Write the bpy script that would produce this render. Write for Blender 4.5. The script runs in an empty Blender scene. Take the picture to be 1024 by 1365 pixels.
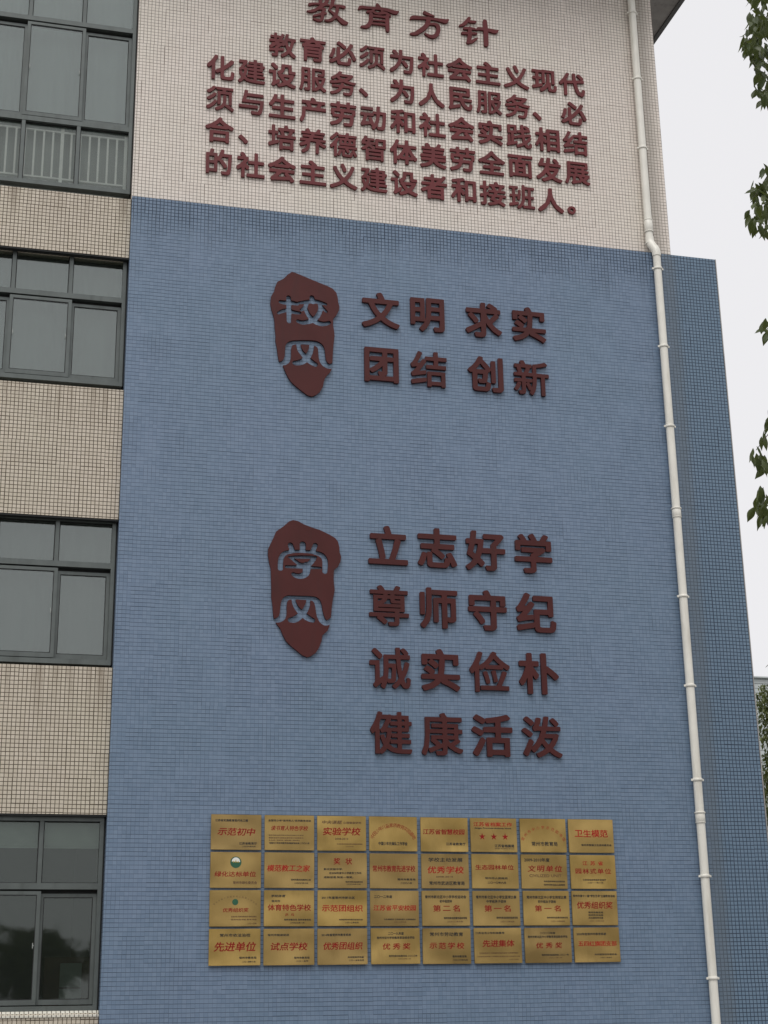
import bpy, bmesh, math, random
import numpy as np
from mathutils import Vector, Matrix
R_ = math.radians
SC = bpy.context.scene
COL = SC.collection
random.seed(7)

# ---------------------------------------------------------------- camera, sky, sun, exposure
CAMPOS = Vector((0.0, -18.352, 1.6))
cd = bpy.data.cameras.new('camera'); cam = bpy.data.objects.new('camera', cd); COL.objects.link(cam)
rgt = Vector((0.9694827919207901, -0.24469144933574152, -0.01513970909378312))
up = Vector((-0.06125530786057668, -0.30156763698707445, 0.9514750378128363))
fwd = Vector((0.23738345230528626, 0.9215112885602685, 0.30735328471909584))
M = Matrix((rgt, up, -fwd)).transposed().to_4x4(); M.translation = CAMPOS
cam.matrix_world = M
cd.sensor_fit = 'VERTICAL'; cd.sensor_height = 36; cd.lens = 2036.37 / 1365 * 36
cd.clip_start = 0.1; cd.clip_end = 2000
SC.camera = cam

SUN_EL, SUN_AZ = R_(58), R_(205)          # azimuth clockwise from +Y: behind the viewer, a little to the left
w = bpy.data.worlds.new('World'); SC.world = w; w.use_nodes = True
nt = w.node_tree; bg = nt.nodes['Background']; bg.inputs['Strength'].default_value = 0.12
sky = nt.nodes.new('ShaderNodeTexSky'); sky.sky_type = 'NISHITA'; sky.sun_disc = False
sky.sun_elevation = SUN_EL; sky.sun_rotation = SUN_AZ; sky.air_density = 1.5; sky.dust_density = 6; sky.ozone_density = 1
hs = nt.nodes.new('ShaderNodeHueSaturation'); hs.inputs['Saturation'].default_value = 0.12
mx = nt.nodes.new('ShaderNodeMix'); mx.data_type = 'RGBA'; mx.inputs[0].default_value = 0.88   # the cloud layer over the clear sky
mx.inputs[7].default_value = (7.6, 7.55, 7.75, 1)
nt.links.new(sky.outputs[0], hs.inputs['Color']); nt.links.new(hs.outputs[0], mx.inputs[6]); nt.links.new(mx.outputs[2], bg.inputs['Color'])
sd = bpy.data.lights.new('sun', 'SUN'); sun = bpy.data.objects.new('sun', sd); COL.objects.link(sun)
sd.energy = 1.55; sd.angle = R_(35); sd.color = (1, .97, .93)
sdir = Vector((math.sin(SUN_AZ) * math.cos(SUN_EL), math.cos(SUN_AZ) * math.cos(SUN_EL), math.sin(SUN_EL)))
sun.rotation_euler = sdir.to_track_quat('Z', 'Y').to_euler()
vs = SC.view_settings; vs.view_transform = 'Standard'; vs.look = 'None'; vs.gamma = 1; vs.exposure = 0.0; vs.use_curve_mapping = False

# ---------------------------------------------------------------- object helpers
def link(o, parent=None):
    COL.objects.link(o)
    if parent: o.parent = parent
    return o
def tag(o, label=None, cat=None, group=None, kind=None):
    if label: o['label'] = label
    if cat: o['category'] = cat
    if group: o['group'] = group
    if kind: o['kind'] = kind
    return o
def empty(name, loc, label, cat, group=None):
    o = bpy.data.objects.new(name, None); o.location = loc; o.empty_display_size = .2
    link(o); return tag(o, label, cat, group)
def meshobj(name, bm, mats, parent=None, bevel=0, smooth=False):
    me = bpy.data.meshes.new(name)
    if bevel:
        bmesh.ops.bevel(bm, geom=[e for e in bm.edges if len(e.link_faces) == 2 and e.calc_face_angle() > .5], offset=bevel, segments=1, affect='EDGES')
    bm.to_mesh(me); bm.free()
    for m in (mats if isinstance(mats, (list, tuple)) else [mats]): me.materials.append(m)
    if smooth:
        for p in me.polygons: p.use_smooth = True
    o = bpy.data.objects.new(name, me); link(o, parent)
    if parent: o.matrix_parent_inverse = Matrix.Translation(-parent.location)
    return o
def box(bm, x0, x1, y0, y1, z0, z1, mi=0):
    v = [bm.verts.new(p) for p in ((x0,y0,z0),(x1,y0,z0),(x1,y1,z0),(x0,y1,z0),(x0,y0,z1),(x1,y0,z1),(x1,y1,z1),(x0,y1,z1))]
    for f in ((0,3,2,1),(4,5,6,7),(0,1,5,4),(1,2,6,5),(2,3,7,6),(3,0,4,7)):
        fc = bm.faces.new([v[i] for i in f]); fc.material_index = mi
    return v
def boxo(name, d, mat, parent=None, bevel=0):
    bm = bmesh.new(); box(bm, *d); return meshobj(name, bm, mat, parent, bevel)
def tube(bm, pts, rad, seg=16, caps=True):
    pts = [Vector(p) for p in pts]; rings = []
    rads = rad if isinstance(rad, (list, tuple)) else [rad] * len(pts)
    for i, p in enumerate(pts):
        t = (pts[min(i+1, len(pts)-1)] - pts[max(i-1, 0)]).normalized()
        a = t.cross(Vector((0, 1, 0.013))).normalized() if abs(t.y) < .9 else t.cross(Vector((1, 0, 0))).normalized()
        b = t.cross(a)
        rings.append([bm.verts.new(p + (a * math.cos(2*math.pi*k/seg) + b * math.sin(2*math.pi*k/seg)) * rads[i]) for k in range(seg)])
    for r0, r1 in zip(rings, rings[1:]):
        for k in range(seg):
            f = bm.faces.new((r0[k], r0[(k+1) % seg], r1[(k+1) % seg], r1[k])); f.smooth = True
    if caps:
        bm.faces.new(rings[0][::-1]); bm.faces.new(rings[-1])

# ---------------------------------------------------------------- node helper
class NG:
    def __init__(s, name):
        s.m = bpy.data.materials.new(name); s.m.use_nodes = True; s.nt = s.m.node_tree
        s.bsdf = s.nt.nodes['Principled BSDF']; s.out = s.nt.nodes['Material Output']
    def n(s, t, **kw):
        x = s.nt.nodes.new(t)
        for k, v in kw.items(): setattr(x, k, v)
        return x
    def put(s, sock, v):
        if isinstance(v, bpy.types.NodeSocket): s.nt.links.new(v, sock)
        elif isinstance(v, (tuple, list)) and len(v) == 3 and sock.type == 'RGBA': sock.default_value = (*v, 1)
        else: sock.default_value = v
    def math(s, op, a, b=0.0, c=0.0, clamp=False):
        x = s.n('ShaderNodeMath', operation=op, use_clamp=clamp)
        s.put(x.inputs[0], a); s.put(x.inputs[1], b)
        if op in ('MULTIPLY_ADD', 'COMPARE', 'SMOOTH_MIN'): s.put(x.inputs[2], c)
        return x.outputs[0]
    def ramp(s, v, a, b, c=0.0, d=1.0):
        x = s.n('ShaderNodeMapRange', interpolation_type='SMOOTHSTEP'); x.clamp = True
        for i, q in enumerate((v, a, b, c, d)): s.put(x.inputs[i], q)
        return x.outputs[0]
    def mix(s, f, a, b, mode='MIX'):
        x = s.n('ShaderNodeMix', data_type='RGBA', blend_type=mode)
        s.put(x.inputs[0], f); s.put(x.inputs[6], a); s.put(x.inputs[7], b); return x.outputs[2]
    def vec(s, x, y, z=0.0):
        c = s.n('ShaderNodeCombineXYZ'); s.put(c.inputs[0], x); s.put(c.inputs[1], y); s.put(c.inputs[2], z); return c.outputs[0]
    def noise(s, v, scale, detail=3, rough=.55, dim='3D'):
        x = s.n('ShaderNodeTexNoise', noise_dimensions=dim)
        if v is not None: s.put(x.inputs['Vector'], v)
        x.inputs['Scale'].default_value = scale; x.inputs['Detail'].default_value = detail; x.inputs['Roughness'].default_value = rough
        return x.outputs[0]
    def white(s, v):
        x = s.n('ShaderNodeTexWhiteNoise', noise_dimensions='3D'); s.put(x.inputs['Vector'], v); return x.outputs[0], x.outputs[1]
    def pos(s):
        g = s.n('ShaderNodeNewGeometry'); sp = s.n('ShaderNodeSeparateXYZ'); s.nt.links.new(g.outputs['Position'], sp.inputs[0]); return g.outputs['Position'], sp.outputs
    def bump(s, h, dist, strength=1.0):
        b = s.n('ShaderNodeBump'); s.put(b.inputs['Height'], h); b.inputs['Distance'].default_value = dist; b.inputs['Strength'].default_value = strength
        s.nt.links.new(b.outputs[0], s.bsdf.inputs['Normal']); return b
    def set(s, **kw):
        for k, v in kw.items():
            s.put(s.bsdf.inputs[{'color': 'Base Color', 'rough': 'Roughness', 'metal': 'Metallic', 'spec': 'Specular IOR Level'}.get(k, k)], v)
        return s.m

def tile_mat(name, tile, tile2, grout, gh, gv, rough=.3, blue=False, streaks=None, dirt=(.08, .07, .055), flat=False):
    """mosaic tiles on a 50 mm grid laid in 6 x 6 sheets, dark joints"""
    g = NG(name); P, (x, y, z) = g.pos()
    u = g.math('MULTIPLY', x if flat else g.math('ADD', x, y), 20.0); v = g.math('MULTIPLY', z, 20.0)
    su = g.math('FLOOR', g.math('DIVIDE', u, 6.0)); sv = g.math('FLOOR', g.math('DIVIDE', v, 6.0))
    sw, swc = g.white(g.vec(su, sv, 3.0))
    sep = g.n('ShaderNodeSeparateXYZ'); g.put(sep.inputs[0], swc)
    row, _ = g.white(g.vec(7.0, g.math('FLOOR', v), 1.0))
    u2 = g.math('ADD', u, g.math('MULTIPLY', g.math('SUBTRACT', sep.outputs[0], .5), .10))
    v2 = g.math('ADD', v, g.math('MULTIPLY', g.math('SUBTRACT', sep.outputs[1], .5), .09))
    n1 = g.noise(P, .55, 3); n2 = g.noise(P, 2.6, 4); n3 = g.noise(P, 14.0, 3)
    tw, twc = g.white(g.vec(g.math('FLOOR', u2), g.math('FLOOR', v2), 9.0))
    def joint(c, wd):
        d = g.math('ABSOLUTE', g.math('SUBTRACT', g.math('FRACT', c), .5))
        lo = g.math('SUBTRACT', .5, wd)
        return g.ramp(d, g.math('SUBTRACT', lo, .03), g.math('ADD', lo, .02))
    if blue:
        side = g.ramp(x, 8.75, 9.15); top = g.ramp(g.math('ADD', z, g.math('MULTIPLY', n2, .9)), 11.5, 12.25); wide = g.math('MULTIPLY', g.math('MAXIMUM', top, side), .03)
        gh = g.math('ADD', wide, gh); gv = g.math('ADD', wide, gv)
    gm_h = joint(v2, gh); gm_v = joint(u2, gv)
    if blue:    # joints wide and dirty at the top course and beside the pipe, thin and patchy elsewhere
        patch = g.ramp(n2, .45, .70, .0, .30)
        vf = g.math('MAXIMUM', g.math('MAXIMUM', top, side), g.math('ADD', patch, .26), clamp=True)
        gm_v = g.math('MULTIPLY', gm_v, vf)
        hf = g.math('ADD', g.math('MULTIPLY', sw, .3), .6, clamp=True)
        gm_h = g.math('MULTIPLY', gm_h, g.math('MAXIMUM', hf, g.math('MAXIMUM', top, side)))
    gm = g.math('MAXIMUM', gm_h, gm_v)
    c = g.mix(g.math('MULTIPLY', tw, .8), tile, tile2)
    c = g.mix(g.math('MULTIPLY', sw, .12), c, tuple(q * .72 for q in tile))
    # soft shifts of tone between batches of tiles
    c = g.mix(g.ramp(n1, .35, .7, 0, .22), c, tuple(q * (1.06 if i == 1 else .94) for i, q in enumerate(tile)))
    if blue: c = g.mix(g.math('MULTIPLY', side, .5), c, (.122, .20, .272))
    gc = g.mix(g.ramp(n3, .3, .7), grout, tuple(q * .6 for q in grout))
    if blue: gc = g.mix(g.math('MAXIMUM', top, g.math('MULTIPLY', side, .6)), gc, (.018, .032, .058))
    c = g.mix(gm, c, gc)
    # rain streaks: noise stretched down the wall, strongest under ledges
    sx = g.noise(g.vec(g.math('MULTIPLY', x, 7.0), y, g.math('MULTIPLY', z, .35)), 1.0, 4, .6)
    for (zt, ln, amt) in (streaks or []):
        below = g.math('MULTIPLY', g.ramp(z, zt - ln, zt, 0, 1), g.math('LESS_THAN', z, zt + .01))
        c = g.mix(g.math('MULTIPLY', g.math('MULTIPLY', g.ramp(sx, .42, .68), below), amt), c, dirt)
    if blue:
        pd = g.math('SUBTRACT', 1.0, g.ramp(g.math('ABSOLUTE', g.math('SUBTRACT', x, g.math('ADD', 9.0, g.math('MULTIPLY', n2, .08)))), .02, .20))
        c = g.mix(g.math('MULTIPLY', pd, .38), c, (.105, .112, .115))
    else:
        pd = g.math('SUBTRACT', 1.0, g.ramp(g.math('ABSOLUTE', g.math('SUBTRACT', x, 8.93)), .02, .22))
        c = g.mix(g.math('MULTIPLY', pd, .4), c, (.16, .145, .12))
    c = g.mix(g.ramp(n2, .5, .8, 0, .08), c, dirt)
    h = g.math('SUBTRACT', g.math('MULTIPLY', tw, .25), gm)
    g.bump(h, .0022, .8)
    rg = g.math('ADD', g.math('MULTIPLY', gm, .45), g.math('ADD', rough, g.math('MULTIPLY', n3, .18)))
    return g.set(color=c, rough=rg, spec=.45)

def flat_mat(name, col, rough=.6, var=.15, scale=8, metal=0, dirt=None, spec=.5, bump=0):
    g = NG(name); P, xyz = g.pos(); n = g.noise(P, scale, 4)
    c = g.mix(g.ramp(n, .3, .75, 0, 1), tuple(q * (1 + var) for q in col), tuple(q * (1 - var) for q in col))
    if dirt:
        n2 = g.noise(g.vec(g.math('MULTIPLY', xyz[0], 9.0), g.math('MULTIPLY', xyz[1], 9.0), g.math('MULTIPLY', xyz[2], 1.2)), 1.0, 5)
        c = g.mix(g.ramp(n2, .5, .75, 0, .5), c, dirt)
    if bump: g.bump(g.noise(P, scale * 3, 4), bump)
    return g.set(color=c, rough=g.math('ADD', g.math('MULTIPLY', n, .2), rough - .1), metal=metal, spec=spec)

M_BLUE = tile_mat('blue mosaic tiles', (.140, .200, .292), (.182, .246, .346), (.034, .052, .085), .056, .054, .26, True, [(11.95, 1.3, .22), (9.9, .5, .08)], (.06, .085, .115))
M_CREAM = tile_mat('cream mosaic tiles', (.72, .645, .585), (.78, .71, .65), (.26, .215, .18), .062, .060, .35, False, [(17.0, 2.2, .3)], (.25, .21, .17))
M_SPAN = tile_mat('beige mosaic tiles', (.54, .475, .385), (.62, .55, .46), (.10, .078, .052), .075, .075, .4, False, [(11.93, .6, .6), (9.16, .7, .5), (5.54, .8, .55), (1.58, .5, .2)], (.17, .13, .09))
M_SILL = tile_mat('sill mosaic tiles', (.66, .63, .55), (.74, .71, .64), (.10, .08, .06), -.2, .08, .3, flat=True)
M_RED = flat_mat('maroon painted acrylic', (.130, .024, .026), .55, .12, 3, dirt=(.09, .03, .03), spec=.3)
M_RED2 = flat_mat('maroon painted board', (.066, .014, .013), .55, .10, 2, dirt=(.05, .017, .016), spec=.25)
M_PIPE = flat_mat('off white pvc', (.76, .74, .67), .38, .05, 4, dirt=(.50, .47, .39))
M_FRAME = flat_mat('grey green aluminium', (.105, .12, .115), .35, .10, 5, metal=.3, dirt=(.06, .068, .062))
M_SEAL_SHADE = flat_mat('black seal and reveal shade', (.012, .013, .013), .7, .1)  # rubber seals, and the black strips that paint shade in the window reveals
M_RAIL = flat_mat('white enamel', (.90, .92, .89), .4, .05)
M_LATCH = flat_mat('latch metal', (.30, .32, .30), .4, .05)
M_SOFFIT = flat_mat('grey render', (.33, .32, .31), .85, .12, 3, dirt=(.15, .145, .14))
M_GUTTER = flat_mat('dark gutter metal', (.10, .10, .10), .5, .1)
M_ROOM = flat_mat('interior plaster', (.22, .23, .22), .8, .05)
M_ROOF = flat_mat('roof felt', (.12, .12, .12), .9, .2)
M_PAVE = flat_mat('ground paving', (.17, .165, .155), .85, .25, .8, bump=.002)
M_BLIND = flat_mat('roller blind', (.85, .90, .84), .8, .05)
M_WOOD = flat_mat('brown wood', (.10, .05, .03), .6, .2)
M_BOARD = flat_mat('pale green board', (.35, .40, .35), .6, .05)
M_INKR = flat_mat('red print', (.24, .006, .006), .6, .1, spec=.25)
M_INKR2 = flat_mat('orange red print', (.34, .012, .008), .6, .1, spec=.25)
M_INKK = flat_mat('black print', (.018, .016, .013), .5, .1)
M_INKB = flat_mat('brown print', (.13, .07, .025), .5, .1)
M_GREEN = flat_mat('green enamel', (.02, .10, .05), .4, .1)
M_WHITE = flat_mat('white enamel print', (.75, .75, .70), .4, .05)
M_YEL = flat_mat('yellow enamel', (.45, .33, .04), .4, .05)
def brass():
    g = NG('brushed brass'); oi = g.n('ShaderNodeObjectInfo'); P, (x, y, z) = g.pos()
    br = g.noise(g.vec(g.math('MULTIPLY', x, 260.0), g.math('MULTIPLY', z, 9.0), y), 1.0, 3)
    pt = g.noise(P, 2.2, 3); st = g.noise(g.vec(g.math('MULTIPLY', x, 3.0), y, g.math('ADD', z, g.math('MULTIPLY', oi.outputs['Random'], 9.0))), 1.6, 3)
    c = g.mix(g.ramp(pt, .35, .7), (.55, .375, .125), (.42, .28, .085))
    c = g.mix(g.math('MULTIPLY', oi.outputs['Random'], .7), c, (.36, .25, .11))
    c = g.mix(g.ramp(st, .55, .75, 0, .35), c, (.26, .17, .06))
    g.bump(g.math('ADD', g.math('MULTIPLY', br, .03), g.noise(g.vec(x, g.math('MULTIPLY', oi.outputs['Random'], 7.0), z), 1.7, 1)), .10, .8)
    return g.set(color=c, rough=g.math('ADD', .24, g.math('MULTIPLY', pt, .2)), metal=.85)
M_BRASS = brass()
M_BRASSEDGE = flat_mat('brass edge', (.22, .13, .04), .5, .1, metal=.5)
def glass(name, tint, refl, rcol=(.62, .70, .66)):
    g = NG(name); nt = g.nt; nt.nodes.remove(g.bsdf); P, xyz = g.pos()
    gl = g.n('ShaderNodeBsdfGlossy'); gl.inputs['Roughness'].default_value = .025; g.put(gl.inputs['Color'], rcol)
    b = g.n('ShaderNodeBump'); g.put(b.inputs['Height'], g.noise(P, 1.7, 2)); b.inputs['Distance'].default_value = .004; b.inputs['Strength'].default_value = .35
    nt.links.new(b.outputs[0], gl.inputs['Normal'])
    tr = g.n('ShaderNodeBsdfTransparent'); g.put(tr.inputs['Color'], tint)
    fr = g.n('ShaderNodeFresnel'); fr.inputs['IOR'].default_value = 1.5
    dd = g.n('ShaderNodeBsdfDiffuse'); g.put(dd.inputs['Color'], (.20, .23, .20))
    md = g.n('ShaderNodeMixShader'); md.inputs[0].default_value = .05; nt.links.new(tr.outputs[0], md.inputs[1]); nt.links.new(dd.outputs[0], md.inputs[2])
    m = g.n('ShaderNodeMixShader'); g.put(m.inputs[0], g.math('ADD', fr.outputs[0], refl, clamp=True))
    nt.links.new(md.outputs[0], m.inputs[1]); nt.links.new(gl.outputs[0], m.inputs[2]); nt.links.new(m.outputs[0], g.out.inputs[0]); return g.m
M_GLASS = glass('tinted window glass', (.82, .86, .84), .125, (.70, .74, .73))

# ---------------------------------------------------------------- outlines: raster -> thicken -> contour -> solid
def contours(F, lev=.5):
    F = np.pad(F, 1); H, W = F.shape; B = F > lev
    segs = {}
    idx = (B[:-1, :-1] * 1 + B[:-1, 1:] * 2 + B[1:, 1:] * 4 + B[1:, :-1] * 8)
    tab = {1: [(3, 0)], 2: [(0, 1)], 3: [(3, 1)], 4: [(1, 2)], 5: [(3, 0), (1, 2)], 6: [(0, 2)], 7: [(3, 2)], 8: [(2, 3)], 9: [(2, 0)], 10: [(0, 1), (2, 3)], 11: [(2, 1)], 12: [(1, 3)], 13: [(1, 0)], 14: [(0, 3)]}
    def key(r, c, e):
        return (r, c, 0) if e == 0 else (r, c + 1, 1) if e == 1 else (r + 1, c, 0) if e == 2 else (r, c, 1)
    for r, c in zip(*np.nonzero((idx > 0) & (idx < 15))):
        for a, b in tab[int(idx[r, c])]: segs[key(r, c, a)] = key(r, c, b)
    def pt(k):
        r, c, t = k; a = F[r, c]; b = F[r, c + 1] if t == 0 else F[r + 1, c]; s = (lev - a) / (b - a) if b != a else .5
        return (c + s - 1, r - 1) if t == 0 else (c - 1, r + s - 1)
    out = []
    while segs:
        k0 = next(iter(segs)); k = k0; L = []
        while k in segs:
            L.append(pt(k)); k = segs.pop(k)
        if len(L) > 5: out.append(np.array(L))
    return out
WIDE = (1.72, 1.38)
def rdp(P, eps):
    n = len(P); keep = np.zeros(n + 1, bool); Q = np.vstack([P, P[:1]]); far = int(np.argmax(((P - P[0]) ** 2).sum(1)))
    keep[0] = keep[far] = keep[n] = True; st = [(0, far), (far, n)]
    while st:
        a, b = st.pop()
        if b - a < 2: continue
        d = Q[b] - Q[a]; L = math.hypot(*d) + 1e-12; s = Q[a + 1:b] - Q[a]
        dist = np.abs(d[0] * s[:, 1] - d[1] * s[:, 0]) / L; i = int(np.argmax(dist))
        if dist[i] > eps: k = a + 1 + i; keep[k] = True; st += [(a, k), (k, b)]
    return Q[:-1][keep[:-1]]
def blur(F, n=1):
    for _ in range(n):
        G = np.pad(F, 1, mode='edge'); F = (G[1:-1, 1:-1] * 4 + (G[:-2, 1:-1] + G[2:, 1:-1] + G[1:-1, :-2] + G[1:-1, 2:]) * 2 + G[:-2, :-2] + G[2:, 2:] + G[:-2, 2:] + G[2:, :-2]) / 16
    return F
def solid(polys, depth, name):
    want = abs(sum(.5 * float(np.sum(P[:, 0] * np.roll(P[:, 1], -1) - P[:, 1] * np.roll(P[:, 0], -1))) for P in polys if len(P) > 2))
    best = None
    for k in range(7):        # the fill can fail on near collinear points: nudge and try again
        rs = np.random.RandomState(k); Q = [P + (rs.uniform(-1, 1, P.shape) * 2.5e-4 * k * (want ** .5) if k else 0) for P in polys]
        me = solid_once(Q, depth, name)
        got = sum(p.area for p in me.polygons if p.normal.y < -.9); err = abs(got - want) / want
        if best is None or err < best[0]:
            if best: bpy.data.meshes.remove(best[1])
            best = (err, me)
        else: bpy.data.meshes.remove(me)
        if err < .004: break
    return best[1]
def solid_once(polys, depth, name):
    """polys: list of outlines (x, z) in metres -> mesh, front face at y=-depth, back at y=0"""
    cu = bpy.data.curves.new('o', 'CURVE'); cu.dimensions = '2D'; cu.fill_mode = 'BOTH'; cu.extrude = depth / 2
    for P in polys:
        if len(P) < 3: continue
        s = cu.splines.new('POLY'); s.points.add(len(P) - 1); s.use_cyclic_u = True
        s.points.foreach_set('co', np.column_stack([P, np.zeros(len(P)), np.ones(len(P))]).ravel())
    o = bpy.data.objects.new('o', cu); me = bpy.data.meshes.new_from_object(o)
    n = len(me.vertices); co = np.empty(n * 3); me.vertices.foreach_get('co', co); co = co.reshape(-1, 3)
    me.vertices.foreach_set('co', np.column_stack([co[:, 0], -co[:, 2] - depth / 2, co[:, 1]]).ravel()); me.name = name
    bpy.data.objects.remove(o); bpy.data.curves.remove(cu); me.update(); return me
def text_mesh2d(s, res=3):
    c = bpy.data.curves.new('t', 'FONT'); c.body = s; c.size = 1; c.resolution_u = res
    o = bpy.data.objects.new('t', c); me = bpy.data.meshes.new_from_object(o)
    n = len(me.vertices); co = np.empty(n * 3); me.vertices.foreach_get('co', co); co = co.reshape(-1, 3)[:, :2].copy()
    me.calc_loop_triangles(); nt_ = len(me.loop_triangles); tr = np.empty(nt_ * 3, int); me.loop_triangles.foreach_get('vertices', tr)
    bpy.data.meshes.remove(me); bpy.data.objects.remove(o); bpy.data.curves.remove(c)
    return co, tr.reshape(-1, 3)
GL = {}
def bold_glyph(ch, rad=.028, N=190):
    """outlines of a heavy version of the character, centred on its ink, 1 unit = one em"""
    if (ch, rad) in GL: return GL[ch, rad]
    co, tr = text_mesh2d(ch); lo = co.min(0) - .08; span = (co.max(0) - lo + .08)
    W, H = int(span[0] * N), int(span[1] * N); Q = (co - lo) * N; Mk = np.zeros((H, W), bool)
    for t in tr:
        a, b, c = Q[t]; x0, y0 = np.floor(np.minimum(np.minimum(a, b), c)).astype(int); x1, y1 = np.ceil(np.maximum(np.maximum(a, b), c)).astype(int) + 1
        x0, y0 = max(x0, 0), max(y0, 0); X, Y = np.meshgrid(np.arange(x0, min(x1, W)), np.arange(y0, min(y1, H)))
        e = lambda p, q: (q[0] - p[0]) * (Y - p[1]) - (q[1] - p[1]) * (X - p[0])
        e1, e2, e3 = e(a, b), e(b, c), e(c, a)
        Mk[y0:y1, x0:x1][(((e1 >= 0) & (e2 >= 0) & (e3 >= 0)) | ((e1 <= 0) & (e2 <= 0) & (e3 <= 0)))] = True
    r = rad * N; R = int(math.ceil(r)); D = Mk.copy()
    for dy in range(-R, R + 1):          # squarish kernel keeps the stroke ends crisp
        m = 0
        for dx in range(R, -1, -1):
            if (abs(dx) ** 5 + abs(dy) ** 5) <= r ** 5: m = dx; break
        else: continue
        row = Mk.copy()
        k = 1; left = m
        acc = Mk.copy()
        for s in range(1, m + 1):
            acc[:, s:] |= Mk[:, :-s]; acc[:, :-s] |= Mk[:, s:]
        if dy > 0: D[dy:] |= acc[:-dy]
        elif dy < 0: D[:dy] |= acc[-dy:]
        else: D |= acc
    polys = [rdp(P, .45) for P in contours(blur(D.astype(float), 1))]
    ctr = (Q.min(0) + Q.max(0)) / 2
    polys = [(P - ctr) / N for P in polys if len(P) > 2]
    GL[ch, rad] = polys; return polys
def stroke_field(strokes, x0, z0, W, H, px):
    """signed distance to brush strokes with changing width"""
    X, Z = np.meshgrid(x0 + np.arange(W) * px, z0 + np.arange(H) * px); F = np.full(X.shape, 9.0)
    for st in strokes:
        # round the polyline first
        P = [np.array(p, float) for p in st]
        for _ in range(2):
            if len(P) > 2:
                Q = [P[0]]
                for a, b in zip(P, P[1:]): Q += [a * .75 + b * .25, a * .25 + b * .75]
                P = Q + [P[-1]]
        for a, b in zip(P, P[1:]):
            d = b[:2] - a[:2]; L2 = (d ** 2).sum() + 1e-12
            t = np.clip(((X - a[0]) * d[0] + (Z - a[1]) * d[1]) / L2, 0, 1)
            F = np.minimum(F, np.hypot(X - a[0] - t * d[0], Z - a[1] - t * d[1]) - (a[2] + (b[2] - a[2]) * t))
    return F

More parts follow.
